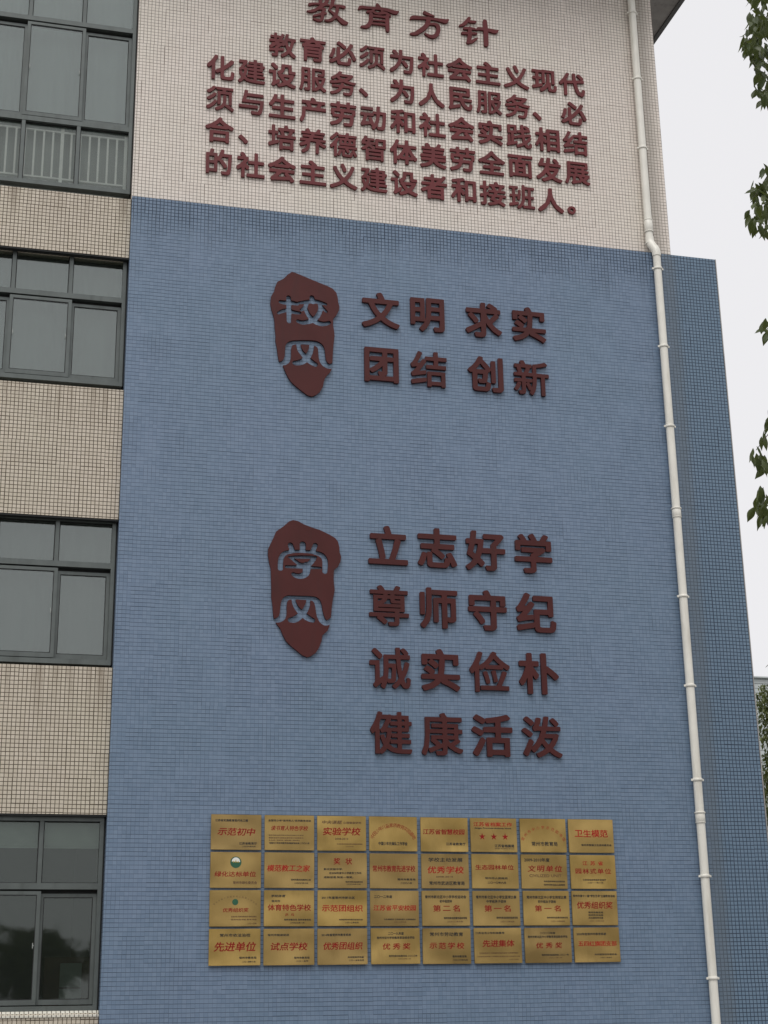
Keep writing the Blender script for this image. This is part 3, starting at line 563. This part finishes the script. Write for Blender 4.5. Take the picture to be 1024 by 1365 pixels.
# ---------------------------------------------------------------- brass award plaques
TM = {}
def run(text):
    if text not in TM: TM[text] = text_mesh2d(text, 2)
    return TM[text]
PW, PH = .603, .412
def put_text(dst, text, x0, x1, y0, y1, shear=0.0, arc=None, gap=0.0):
    """place text so that its ink fills the given part of the plate (fractions, y from the top)"""
    if arc:
        cx, cy, r, a0, a1, h = arc; n = len(text)
        for i, ch in enumerate(text):
            co, tr = run(ch); c = (co.min(0) + co.max(0)) / 2; q = (co - c) * h
            a = R_(a0 + (a1 - a0) * i / (n - 1)); rot = a
            ca, sa = math.cos(rot), math.sin(rot)
            X = cx * PW + math.sin(a) * r + q[:, 0] * ca + q[:, 1] * sa; Z = -cy * PH + math.cos(a) * r * .92 - q[:, 0] * sa + q[:, 1] * ca
            b0 = sum(len(v) for v in dst[0]); dst[0].append(np.column_stack([X, np.zeros(len(X)), Z])); dst[1].extend((tr + b0).tolist())
        return
    co, tr = run((' ' * int(gap)).join(text) if gap else text); lo, hi = co.min(0), co.max(0)
    q = (co - lo) / (hi - lo); X = (x0 + (x1 - x0) * q[:, 0]) * PW; Z = -(y1 - (y1 - y0) * q[:, 1]) * PH
    X = X + shear * (Z + (y0 + y1) / 2 * PH)
    b0 = sum(len(v) for v in dst[0]); dst[0].append(np.column_stack([X, np.zeros(len(X)), Z])); dst[1].extend((tr + b0).tolist())
def put_head(dst, text, x0, x1, y0, y1, shear=0.0):
    tris = []; n = len(text); hgt = (y1 - y0) * PH; wd = (x1 - x0) * PW; cell = wd / (n - 1 + .92) if n > 1 else wd
    for i, ch in enumerate(text):
        if (ch, 'h') not in GL:
            me = solid(bold_glyph(ch, .020, 110), .01, 'h'); m = len(me.vertices); co = np.empty(m * 3); me.vertices.foreach_get('co', co); co = co.reshape(-1, 3)
            me.calc_loop_triangles(); tr = np.array([t.vertices[:] for t in me.loop_triangles]); tr = tr[(co[tr][:, :, 1] < -.0095).all(1)]
            GL[ch, 'h'] = (co[:, [0, 2]], tr); bpy.data.meshes.remove(me)
        co, tr = GL[ch, 'h']; q = co * np.array([min(cell / .98, hgt * 1.35), hgt * 1.04])
        Xc = (x0 * PW + cell * (i + .46)) if n > 1 else (x0 + x1) / 2 * PW; X = Xc + q[:, 0] + shear * q[:, 1]; Z = -(y0 + y1) / 2 * PH + q[:, 1]
        b0 = sum(len(v) for v in dst[0]); dst[0].append(np.column_stack([X, np.zeros(len(X)), Z])); dst[1].extend((tr + b0).tolist())
def put_poly(dst, pts):
    b0 = sum(len(v) for v in dst[0]); n = len(pts); A = np.array([[x * PW, 0, -y * PH] for x, y in pts]); c = A.mean(0)
    dst[0].append(np.vstack([A, c[None]])); dst[1].extend([[b0 + i, b0 + (i + 1) % n, b0 + n] for i in range(n)])
def star(cx, cy, r):
    return [(cx + (r if k % 2 == 0 else r * .4) * math.sin(k * math.pi / 5) / PW, cy - (r if k % 2 == 0 else r * .4) * math.cos(k * math.pi / 5) / PH) for k in range(10)]
def disc(cx, cy, r, a0=0, a1=360, n=24):
    return [(cx + r * math.cos(R_(a0 + (a1 - a0) * k / n)) / PW, cy - r * math.sin(R_(a0 + (a1 - a0) * k / n)) / PH) for k in range(n)]
BU = '常州市教育局'
# rows of plates; each: headline, then (colour, text, x0, x1, y0, y1[, shear])
PL = [
[('示范初中', [('r','示范初中',.14,.88,.38,.60,.25),('k','江苏省实施教育现代化工程',.08,.73,.13,.20),('k','江苏省教育厅',.56,.91,.78,.85),('k','二〇〇六年六月',.62,.88,.88,.92)]),
 ('读书育人特色学校', [('r','读书育人特色学校',.13,.87,.30,.44,.2),('k','全国青少年“读书育人”系列教育活动',.07,.93,.12,.18),('b','常州市新北区实验中学在全国青少年读书',.08,.78,.555,.59),('b','教育活动中成绩显著特授予荣誉称号',.08,.78,.63,.665),('b','以资鼓励',.08,.70,.70,.73),('k','全国青少年读书教育活动组织委员会 二〇〇八年',.09,.90,.77,.82)]),
 ('实验学校', [('r','实验学校',.12,.88,.33,.56,.15),('b','中央课题',.10,.50,.13,.23,.2),('b','心理健康研究',.53,.90,.16,.22),('b','2008-2010',.36,.63,.63,.68),('b','中央教育科学研究所心理健康课题组',.40,.92,.79,.82),('b','二〇〇八年',.58,.74,.86,.89)]),
 ('中国少年儿童素质教育实验基地', [('ra','中国少年儿童素质教育实验基地',0,0,0,0),('k','中国少年先锋队工作学会',.19,.79,.73,.83)]),
 ('江苏省智慧校园', [('r','江苏省智慧校园',.05,.93,.34,.50,.1),('k','江苏省教育厅',.53,.94,.73,.81)]),
 ('江苏省档案工作', [('o','江苏省档案工作',.07,.90,.12,.25),('k','Jiangsu Provincial Archives Work',.09,.88,.275,.325),('star','',0,0,0,0),('k','江苏省档案局',.51,.93,.77,.86),('k','Jiangsu Archives Bureau',.51,.93,.885,.91)]),
 ('常州市中小学示范图书馆', [('oa','常州市中小学示范图书馆',0,0,0,0),('k',BU,.24,.80,.68,.81)]),
 ('卫生模范', [('o','卫生模范',.14,.87,.31,.54),('k','常州市爱国卫生运动委员会',.27,.94,.74,.80)])],
[('绿化达标单位', [('em','',0,0,0,0),('r','绿化达标单位',.09,.90,.54,.69,.1),('b','常州市绿化委员会',.45,.92,.81,.89)]),
 ('模范教工之家', [('o','模范教工之家',.06,.91,.35,.54,.15),('k','常州市教育局教育工会',.53,.93,.74,.79),('k','二〇〇八年十月',.60,.87,.84,.88)]),
 ('奖状', [('r','奖',.32,.46,.14,.33),('r','状',.56,.70,.14,.33),('k','新北实验中学:',.12,.50,.43,.49),('k','在2008年度中小学教育工作中',.23,.88,.54,.60),('k','成绩显著,特发一等奖。',.12,.72,.66,.72),('k','常州市新北区教育局',.56,.91,.80,.84),('k','二〇〇九年二月',.58,.86,.87,.90)]),
 ('常州市教育先进学校', [('r','常州市教育先进学校',.06,.94,.34,.53),('k',BU,.57,.94,.71,.77),('k','二〇〇八年',.63,.87,.82,.87)]),
 ('优秀学校', [('k','学校主动发展',.15,.87,.11,.23,.1),('o','优秀学校',.13,.89,.36,.57,.1),('b','2008-2010',.30,.66,.64,.68),('k','常州市武进区教育局',.16,.90,.79,.90)]),
 ('生态园林单位', [('r','生态园林单位',.08,.90,.31,.46),('k','常州市人民政府',.28,.76,.67,.73),('k','二〇一〇年六月',.33,.72,.80,.86)]),
 ('文明单位', [('k','2009-2010年度',.07,.62,.10,.21),('r','文明单位',.14,.90,.32,.51,.15),('b','CIVILIZED UNIT',.17,.87,.58,.66),('k','中共常州市新北区委员会',.48,.94,.76,.81),('k','常州市新北区人民政府',.48,.94,.86,.91)]),
 ('江苏省园林式单位', [('o','江苏省',.25,.75,.18,.31),('r','园林式单位',.10,.90,.40,.56),('k','江苏省住房和城乡建设厅',.26,.77,.71,.76),('k','二〇一一年十月',.36,.70,.80,.84)])],
[('优秀组织奖', [('ba','常州市第十四届阅读之星青少年活动',0,0,0,0),('gr','',0,0,0,0),('r','优秀组织奖',.26,.76,.49,.61,.1),('b','主办单位 常州市教育局 常州日报社',.42,.92,.71,.75),('b','常州市图书馆 新华书店',.42,.92,.79,.83),('b','二〇一〇年',.74,.92,.90,.94)]),
 ('体育特色学校', [('k','学校体育',.14,.42,.12,.19,.3),('k','常州市',.15,.32,.27,.33),('r','体育特色学校',.08,.93,.39,.57),('r','乒乓',.40,.62,.64,.72),('k','常州市教育局 常州市体育局',.40,.93,.79,.84),('k','二〇〇九年一月',.52,.80,.88,.92)]),
 ('示范团组织', [('k','2011年度常州市新北区',.08,.75,.17,.24),('o','示范团组织',.09,.91,.41,.60),('k','共青团常州市新北区委员会',.43,.91,.80,.84),('k','二〇一二年五月',.55,.82,.88,.92)]),
 ('江苏省平安校园', [('k','二〇一二年度',.08,.45,.13,.21),('o','江苏省平安校园',.07,.94,.41,.57,.1),('k','江苏省教育厅 江苏省公安厅 江苏省综治办',.28,.93,.79,.83),('b','二〇一三年三月',.48,.73,.87,.90)]),
 ('第二名', [('k','常州市新北区中小学学校运动会',.07,.93,.13,.22),('k','初中组团体',.37,.63,.26,.34),('r','第二名',.22,.81,.41,.60),('k','常州市新北区教育局体育局',.45,.93,.75,.81),('b','二〇一二年十月',.52,.84,.86,.90)]),
 ('第一名', [('k','常州市新北区中小学生篮球比赛',.07,.93,.13,.22),('k','中学组男子团体',.29,.71,.26,.34),('r','第一名',.23,.82,.41,.60),('k','常州市新北区教育局体育局',.49,.94,.74,.80),('b','二〇一二年五月',.57,.86,.86,.90)]),
 ('第一名', [('k','常州市新北区中小学生排球比赛',.08,.94,.14,.23),('k','初中组女子团体',.32,.71,.27,.35),('r','第一名',.23,.83,.42,.60),('k','常州市新北区教育局体育局',.50,.95,.75,.80),('b','二〇一三年五月',.58,.88,.86,.90)]),
 ('优秀组织奖', [('k','常州市第十一届“学生艺术”主题教育活动',.03,.95,.11,.18),('r','优秀组织奖',.11,.89,.31,.52,.1),('k',BU,.35,.67,.60,.65),('k','常州市文化局',.35,.67,.68,.73),('k','共青团常州市委',.35,.67,.76,.81),('b','二〇一三年六月',.37,.68,.86,.89)])],
[('先进单位', [('k','常州市依法治校',.21,.80,.13,.22),('r','先进单位',.11,.91,.36,.62,.2),('k',BU,.59,.92,.76,.82),('k','二〇一四年十月',.65,.90,.88,.92)]),
 ('试点学校', [('k','常州市健康促进',.08,.50,.14,.20),('r','试点学校',.14,.86,.38,.60,.2),('k',BU,.60,.90,.77,.83),('k','二〇一五年',.64,.88,.87,.91)]),
 ('优秀团组织', [('k','2014年度常州市教育系统',.08,.67,.14,.21),('r','优秀团组织',.12,.90,.38,.59,.15),('k','共青团常州市委',.60,.92,.77,.82),('k','二〇一五年五月',.62,.92,.86,.90)]),
 ('优秀奖', [('k','二〇一九年度',.35,.67,.11,.19),('k','常州市初中学校教育质量综合评估',.12,.89,.23,.30),('r','优秀奖',.22,.82,.42,.60,.1),('k','常州市新北区教育局 二〇二〇年',.36,.94,.75,.80),('b','二〇二〇年一月',.54,.80,.84,.87)]),
 ('示范学校', [('k','常州市劳动教育',.15,.84,.11,.22),('r','示范学校',.13,.87,.40,.58,.1),('k',BU,.61,.90,.76,.82),('k','二〇二〇年九月',.62,.92,.87,.91)]),
 ('先进集体', [('k','江苏省青少年科技教育',.03,.64,.11,.17),('r','先进集体',.18,.84,.34,.54,.1),('b','江苏省教育厅 江苏省科学技术协会 江苏省科技厅',.10,.92,.69,.73),('b','江苏省生态环境厅 共青团江苏省委员会 江苏省少工委',.05,.95,.79,.82),('b','二〇二〇年',.72,.92,.88,.91)]),
 ('优秀奖', [('k','二〇二〇年度',.33,.66,.12,.18),('k','常州市新北区中小学教育质量综合评估',.07,.92,.22,.29),('r','优秀奖',.22,.82,.42,.59,.1),('k','常州市新北区教育局 二〇二一年',.35,.93,.75,.80),('b','二〇二一年一月',.50,.78,.84,.87)]),
 ('五四红旗团支部', [('k','2020年度常州市教育系统',.06,.71,.15,.22),('o','五四红旗团支部',.09,.93,.39,.54),('k','共青团常州市委员会',.43,.92,.75,.80),('k','二〇二一年五月',.55,.80,.85,.88)])]]
rn = ['top', 'second', 'third', 'bottom']; cn = ['first', 'second', 'third', 'fourth', 'fifth', 'sixth', 'seventh', 'last']
bm = bmesh.new(); box(bm, 0, PW, -.016, .006, -PH, 0)
bmesh.ops.bevel(bm, geom=[e for e in bm.edges], offset=.003, segments=2, affect='EDGES')
PLATE = bpy.data.meshes.new('plate'); bm.to_mesh(PLATE); bm.free(); PLATE.materials.append(M_BRASS)
bm = bmesh.new(); box(bm, .012, PW - .012, .007, .022, -PH + .008, -.012); BACK = bpy.data.meshes.new('backing_block'); bm.to_mesh(BACK); bm.free(); BACK.materials.append(M_SEAL_SHADE)
def child(name, me, parent, y=0.0):
    o = bpy.data.objects.new(name, me); o.location = (0, y, 0); link(o, parent); return o
for r, row in enumerate(PL):
    for c, (head, lines) in enumerate(row):
        jx, jz, ja = random.uniform(-.003, .003), random.uniform(-.002, .002), random.uniform(-.004, .004)
        t = empty('award_plaque', (2.541 + .64317 * c + jx, -.022, 3.795 - .43929 * r + jz),
                  'brass award plaque reading %s in red, %s in the %s row' % (head, cn[c], rn[r]), 'plaque', 'brass award plaques in rows of eight')
        t.rotation_euler = (random.uniform(-.012, .012), ja, random.uniform(-.015, .015))
        child('plate', PLATE, t); child('backing_block', BACK, t)
        lay = {}
        for L in lines:
            k = L[0]
            d = lambda key: lay.setdefault(key, ([], []))
            if k in ('k', 'b'):
                put_text(d(k), L[1], L[2] + .002, L[3] + .002, L[4] + .007, L[5] + .007, shear=L[6] if len(L) > 6 else 0); d(k)[0][-1][:, 1] -= .0006
            if k in ('r', 'o'): put_head(d(k), L[1], *L[2:6], shear=L[6] if len(L) > 6 else 0)
            elif k in ('k', 'b'):
                put_text(d(k), L[1], *L[2:6], shear=L[6] if len(L) > 6 else 0); n0 = len(d(k)[0])
                put_text(d(k), L[1], L[2] + .0035, L[3] + .0035, *L[4:6], shear=L[6] if len(L) > 6 else 0); d(k)[0][-1][:, 1] -= .0003
            elif k in ('ra', 'oa'): put_text(d(k[0]), L[1], 0, 0, 0, 0, arc=(.5, .92 if k == 'ra' else .95, .30 if k == 'ra' else .31, -60, 60, .055 if k == 'ra' else .045))
            elif k == 'ba': put_text(d('b'), L[1], 0, 0, 0, 0, arc=(.5, 1.0, .37, -42, 42, .022))
            elif k == 'star':
                for sx in (.25, .5, .745): put_poly(d('r'), star(sx, .55, .045))
            elif k == 'em':
                em = ([], []); put_poly(em, disc(.5, .285, .067)); lay['green'] = em
                wh = ([], []); put_poly(wh, disc(.5, .27, .05, -5, 185)); lay['white'] = wh
                ye = ([], []); [put_poly(ye, [(.5 + dx - .018, .29), (.5 + dx, .21 + abs(dx) * .6), (.5 + dx + .018, .29)]) for dx in (-.045, 0, .045)]; lay['yellow'] = ye
            elif k == 'gr':
                em = ([], []); put_poly(em, disc(.5, .33, .036)); lay['green'] = em
        for k, (vs_, fs) in lay.items():
            me = bpy.data.meshes.new('print'); V = np.vstack(vs_); me.from_pydata(V.tolist(), [], fs); me.update()
            # face the print outwards
            if me.polygons and me.polygons[0].normal.y > 0: me.flip_normals()
            me.materials.append({'r': M_INKR, 'o': M_INKR2, 'k': M_INKK, 'b': M_INKB, 'green': M_GREEN, 'white': M_WHITE, 'yellow': M_YEL}[k])
            nm = {'r': 'red_lettering', 'o': 'red_lettering', 'k': 'black_lettering', 'b': 'brown_lettering', 'green': 'emblem_disc', 'white': 'emblem_field', 'yellow': 'emblem_tree'}[k]
            ob = child(nm, me, t, {'white': -.0172, 'yellow': -.0178}.get(k, -.0166))
            if nm in ('black_lettering', 'brown_lettering'): ob['kind'] = 'stuff'

# ---------------------------------------------------------------- vegetation
def leaf_mat(name, a, b_, tr):
    g = NG(name); nt = g.nt; oi = g.n('ShaderNodeObjectInfo'); P, xyz = g.pos(); n = g.noise(P, 3.0, 2); wn, _ = g.white(g.vec(g.math('MULTIPLY', g.noise(P, 9.0, 0), 40.0), 0.0, 1.0))
    f = g.math('ADD', g.math('MULTIPLY', g.ramp(n, .35, .65), .6), g.math('MULTIPLY', oi.outputs['Random'], .4), clamp=True)
    c = g.mix(f, a, b_); g.set(color=c, rough=.38, spec=.4)
    t = g.n('ShaderNodeBsdfTranslucent'); g.put(t.inputs['Color'], tr); m = g.n('ShaderNodeMixShader'); m.inputs[0].default_value = .28
    nt.links.new(g.bsdf.outputs[0], m.inputs[1]); nt.links.new(t.outputs[0], m.inputs[2]); nt.links.new(m.outputs[0], g.out.inputs[0]); return g.m
M_LEAF = leaf_mat('camphor leaves', (.030, .048, .014), (.075, .095, .025), (.13, .16, .03))
M_LEAF2 = leaf_mat('hedge leaves', (.07, .09, .025), (.17, .19, .07), (.12, .15, .03))
M_BARK = flat_mat('bark', (.09, .075, .055), .9, .3, 12, bump=.01)
def leaf_geo(L, Wd, curl, fold):
    V = []; F = []
    prof = [0, .55, .95, 1.0, .75, .35, 0]
    for i, p in enumerate(prof):
        t = i / 6; z = -L * t; yb = curl * L * t * t; wv = Wd / 2 * p
        V += [(-wv, yb + fold * wv, z), (0, yb, z), (wv, yb + fold * wv, z)]
    for i in range(6):
        a = i * 3; F += [(a, a + 1, a + 4, a + 3), (a + 1, a + 2, a + 5, a + 4)]
    return np.array(V), F
def leaf_mesh(L, Wd, curl, fold, mat):
    V, F = leaf_geo(L, Wd, curl, fold); me = bpy.data.meshes.new('leaf'); me.from_pydata(V.tolist(), [], F)
    for p in me.polygons: p.use_smooth = True
    me.materials.append(mat); return me
def foliage(name, centres, n, L, Wd, mat, parent, rng, keep=None, down=.6):
    """many small leaves, joined; centres = [(centre, radii)]"""
    V0, F0 = leaf_geo(L, Wd, .35, .5); V0 = V0[[0, 1, 3, 4, 5, 9, 10, 11, 15, 16, 17, 19]] if False else V0
    tri = np.array([(0, 6, 7), (1, 7, 8), (6, 12, 7), (7, 12, 13), (7, 13, 8), (8, 13, 14), (12, 19, 13), (13, 19, 14)])
    pts = []
    w_ = np.array([r[0] * r[1] * r[2] for _, r in centres]); w_ = w_ / w_.sum()
    for (c, r), k in zip(centres, w_):
        m = int(n * k) + 1; d = rng.normal(size=(m, 3)); d /= np.linalg.norm(d, axis=1)[:, None]; rad = rng.uniform(.35, 1.0, m) ** .5
        rough = 1 + .25 * np.sin(d[:, 0] * 9 + c[0]) * np.cos(d[:, 2] * 7 + c[2])
        pts.append(np.array(c) + d * np.array(r) * (rad * rough)[:, None])
    P = np.vstack(pts)
    if keep is not None: P = P[keep(P)]
    m = len(P); a = rng.uniform(0, 6.283, m); b_ = rng.normal(0, down, m); s = rng.uniform(.7, 1.3, m)
    ca, sa, cb, sb = np.cos(a), np.sin(a), np.cos(b_), np.sin(b_)
    X = V0[None, :, 0] * s[:, None]; Y = V0[None, :, 1] * s[:, None]; Z = V0[None, :, 2] * s[:, None]
    Y2 = Y * cb[:, None] - Z * sb[:, None]; Z2 = Y * sb[:, None] + Z * cb[:, None]
    X3 = X * ca[:, None] - Y2 * sa[:, None]; Y3 = X * sa[:, None] + Y2 * ca[:, None]
    V = np.stack([X3, Y3, Z2], -1) + P[:, None, :]
    nv = V0.shape[0]; F = (tri[None] + (np.arange(m) * nv)[:, None, None]).reshape(-1, 3)
    me = bpy.data.meshes.new(name); me.vertices.add(m * nv); me.vertices.foreach_set('co', V.ravel())
    me.loops.add(F.size); me.loops.foreach_set('vertex_index', F.ravel().astype(np.int32)); me.polygons.add(len(F))
    me.polygons.foreach_set('loop_start', np.arange(0, F.size, 3, dtype=np.int32)); me.polygons.foreach_set('loop_total', np.full(len(F), 3, np.int32)); me.update(); me.validate()
    me.materials.append(mat); o = bpy.data.objects.new(name, me); link(o, parent)
    if parent: o.matrix_parent_inverse = Matrix.Translation(-parent.location)
    o['kind'] = 'stuff'; return o
def ray(pxx, pyy, yrel):
    a = (pxx - 512) / 2036.37; b_ = -(pyy - 682.5) / 2036.37
    v = rgt * a + up * b_ + fwd; return CAMPOS + v * (yrel / v.y)
def proj(P):
    Q = np.asarray(P) - np.array(CAMPOS); x = Q @ np.array(rgt); y = Q @ np.array(up); z = Q @ np.array(fwd)
    return np.where(z > .1, 512 + 2036.37 * x / z, 1e6), 682.5 - 2036.37 * y / z
def tree(name, base, h, crown, n, label, rng, L=.09, Wd=.045, mat=None, limbs=6, group=None, keep=None, tr=.16):
    t = empty(name, base, label, 'tree', group); bx, by, bz = base; bm = bmesh.new()
    tube(bm, [(bx, by, bz - .1), (bx + .05, by, h * .25), (bx - .05, by + .05, h * .5), (bx, by, h * .8)], [tr, tr * .8, tr * .6, tr * .25], 10)
    meshobj('trunk', bm, M_BARK, t)
    for (c, r), k in zip(crown, range(limbs)):
        bm = bmesh.new(); s = Vector((bx, by, h * rng.uniform(.3, .5))); e = Vector(c); mid = (s + e) / 2 + Vector((0, 0, .2))
        tube(bm, [s, mid, e], [tr * .45, tr * .3, tr * .1], 7); meshobj('limb', bm, M_BARK, t)
    foliage('crown', crown, n, L, Wd, mat or M_LEAF, t, rng, keep); return t

rng = np.random.default_rng(5)
# the tree whose hanging branches reach into view on the right
YT = 7.6
base = Vector((7.4, CAMPOS.y + YT + .3, 0))
off = lambda P: ((lambda q: (q[0] > 1040) | (q[1] > 1500) | (q[1] < -60))(proj(P)))
crown = [((6.3, base.y, 7.4), (1.5, 1.7, 1.2)), ((7.6, base.y + .8, 8.0), (1.7, 1.7, 1.3)), ((6.1, base.y - .3, 5.9), (1.2, 1.4, .9)), ((8.4, base.y - .4, 6.8), (1.5, 1.6, 1.1)), ((7.2, base.y - .9, 8.9), (1.4, 1.4, 1.0)), ((7.0, base.y + .2, 5.2), (1.3, 1.3, .7))]
near = tree('broadleaf_tree', base, 8.6, crown, 9000, 'dark green broadleaf tree with leafy twigs hanging along the right edge', rng, .085, .038, keep=off, tr=.17)
LV = [leaf_mesh(L, Wd, cu, fo, M_LEAF) for L, Wd, cu, fo in ((.088, .040, .30, .5), (.078, .034, .55, .35), (.095, .044, .15, .7), (.070, .032, .8, .4))]
blobs = [  # (px, py, half width, half height, leaves) of the leafy sprays
 (1018, -8, 26, 14, 22), (1010, 30, 16, 22, 26), (1004, 58, 17, 18, 30), (1013, 82, 14, 16, 24), (1020, 104, 9, 14, 14), (1010, 121, 7, 8, 7), (1021, 132, 6, 14, 9),
 (1020, 236, 8, 14, 9), (1010, 254, 10, 12, 12), (1016, 276, 10, 14, 14), (1006, 290, 9, 12, 9), (1018, 305, 9, 14, 11),
 (1021, 440, 6, 16, 8), (1023, 560, 4, 12, 4), (1019, 585, 5, 9, 4), (1008, 607, 8, 8, 8), (1017, 618, 7, 10, 7), (1013, 664, 8, 13, 10), (1019, 684, 8, 13, 11), (1008, 676, 5, 8, 4)]
def in_spray(P):
    X, Y = proj(P); k = np.zeros(len(X), bool)
    for (cx, cy, hw, hh, n) in blobs: k |= ((X - cx - 4) / hw) ** 2 + ((Y - cy) / hh) ** 2 < 1.0
    return k
sp = [(tuple(ray(cx + 4, cy - 5, YT)), (hw / 240, .5, hh / 240)) for cx, cy, hw, hh, n in blobs]
foliage('foliage', sp, 620, .075, .034, M_LEAF, near, rng, in_spray, .35)
for (cx, cy, hw, hh, n) in blobs:
    for k in range(int(n * 1.15)):
        for _ in range(20):
            dx, dy = rng.uniform(-1, 1, 2)
            if dx * dx + dy * dy < 1: break
        yr = YT + rng.uniform(-.45, .45); p = ray(cx + dx * hw, cy - 6 + dy * hh, yr)
        o = bpy.data.objects.new('leaf', LV[int(rng.integers(4))]); o.location = p; s = rng.uniform(.8, 1.25); o.scale = (s * .95, s, s)
        o.rotation_euler = (rng.normal(0, .32), rng.normal(0, .28), rng.uniform(0, 6.28)); link(o, near); o.matrix_parent_inverse = Matrix.Translation(-near.location)
for (a, b_) in (((1090, -90), (1000, 66)), ((1100, 40), (1016, 128)), ((1090, 150), (1006, 262)), ((1006, 262), (1012, 300)), ((1100, 200), (1020, 310)), ((1080, 380), (1022, 440)), ((1090, 520), (1008, 600)), ((1090, 590), (1012, 680)), ((1060, 20), (994, 58))):
    P0, P1 = ray(*a, YT + .2), ray(*b_, YT); mid = (P0 + P1) / 2 + Vector((0, 0, .06)); bm = bmesh.new()
    tube(bm, [P0, mid, P1], [.006, .004, .002], 6); meshobj('twig', bm, M_BARK, near)
for a, e in (((1090, -90), crown[0][0]), ((1100, 40), crown[0][0]), ((1090, 150), crown[2][0]), ((1080, 380), crown[2][0]), ((1090, 520), crown[5][0]), ((1090, 590), crown[5][0])):
    P0 = ray(*a, YT + .2); bm = bmesh.new(); tube(bm, [Vector(e), (Vector(e) + P0) / 2 + Vector((0, 0, .12)), P0], [.02, .012, .006], 6); meshobj('branch', bm, M_BARK, near)

# ---------------------------------------------------------------- behind the corner on the right
def siding():
    g = NG('pale siding'); P, (x, y, z) = g.pos(); n = g.noise(P, .6, 3)
    d = g.ramp(g.math('ABSOLUTE', g.math('SUBTRACT', g.math('FRACT', g.math('MULTIPLY', z, 4.6)), .5)), .40, .48)
    c = g.mix(g.ramp(n, .3, .7), (.50, .54, .53), (.43, .47, .47)); c = g.mix(d, c, (.26, .29, .30)); g.bump(g.math('MULTIPLY', d, -1.0), .02)
    return g.set(color=c, rough=.6)
M_SIDE = siding()
p = ray(1008, 904, 62)
far = empty('far_building', (p.x + 8, p.y + 5, 0), 'pale grey building with horizontal cladding beyond the blue wall corner', 'building')
boxo('wall', (p.x - 12, p.x + 22, p.y, p.y + 12, 0, p.z), M_SIDE, far)
boxo('parapet', (p.x - 12.1, p.x + 22.1, p.y - .15, p.y + 12.1, p.z + .003, p.z + .06), M_SIDE, far)
for k in range(6):
    for s in range(3):
        f = boxo('window', (p.x + 6 + k * 2.6, p.x + 7.6 + k * 2.6, p.y - .04, p.y + .02, 1.2 + s * 3.3, 2.9 + s * 3.3), M_FRAME, far)
rng2 = np.random.default_rng(11)
q = ray(1025, 970, 42); bz = q.z
crown2 = [((q.x + .55, q.y, bz + .2), (.85, 1.0, 1.35)), ((q.x + 1.4, q.y, bz + 1.0), (1.2, 1.2, 1.4)), ((q.x + .75, q.y + .5, bz - 1.9), (1.0, 1.1, 1.3)), ((q.x + 1.9, q.y + .4, bz - 1.0), (1.5, 1.4, 1.6)), ((q.x - .02, q.y, bz + .95), (.28, .5, .42)), ((q.x + .2, q.y, bz - 1.3), (.40, .6, .75))]
tree('garden_tree', (q.x + 1.2, q.y, 0), bz + 1.5, crown2, 21000, 'olive green garden tree beyond the lower right corner of the blue wall', rng2, .12, .06, M_LEAF2, 4)

# ---------------------------------------------------------------- across the yard: things mirrored in the windows, and trees added to block light
rng3 = np.random.default_rng(21)
for k, (x, y, h, rr) in enumerate(((-9, -52, 5.4, 2.6), (-3.2, -50, 4.9, 2.3), (2.0, -53, 5.6, 2.5), (7.4, -51, 6.3, 2.7), (13, -54, 5.2, 2.6))):
    cr = [((x + rng3.uniform(-1, 1) * rr * .5, y + rng3.uniform(-.5, .5) * rr, h * .62 + rng3.uniform(-.2, .3) * rr), (rr * .7, rr * .7, rr * .55)) for _ in range(5)]
    tree('yard_tree', (x, y, 0), h, cr, 7000, 'low bushy yard tree across from the school, %s of five from the west' % ['first', 'second', 'third', 'fourth', 'fifth'][k], rng3, .22, .13, M_LEAF, 5, 'yard trees across from the school')
for (x, y, h) in ((15.5, -26, 11.5), (-15.0, -24, 11.0), (21, -12, 12), (-19, -10, 11)):  # unseen flanking trees, added to keep sky light off the lower wall
    cr = [((x + rng3.uniform(-2, 2), y + rng3.uniform(-2, 2), h * rng3.uniform(.5, .85)), (2.3, 2.3, 1.7)) for _ in range(8)]
    tree('unseen_blocker_tree', (x, y, 0), h, cr, 4200, 'tall unseen tree added to darken the lower wall, %s' % {15.5: 'to the right behind the viewer', -15.0: 'to the left behind the viewer', 21: 'far right of the gable wall', -19: 'far left of the gable wall'}[x], rng3, .24, .14, M_LEAF, 6, 'unseen trees added to block light', tr=.25)
opp = empty('opposite_building', (0, -70, 0), 'long beige school block across the yard behind the trees', 'building')
boxo('wall', (8, 46, -84, -70, 0, 9.5), M_SPAN, opp)
for s in range(2):
    for k in range(8): boxo('window', (10 + k * 4.4, 13 + k * 4.4, -69.99, -69.9, 1.3 + s * 4, 3.3 + s * 4), M_FRAME, opp)
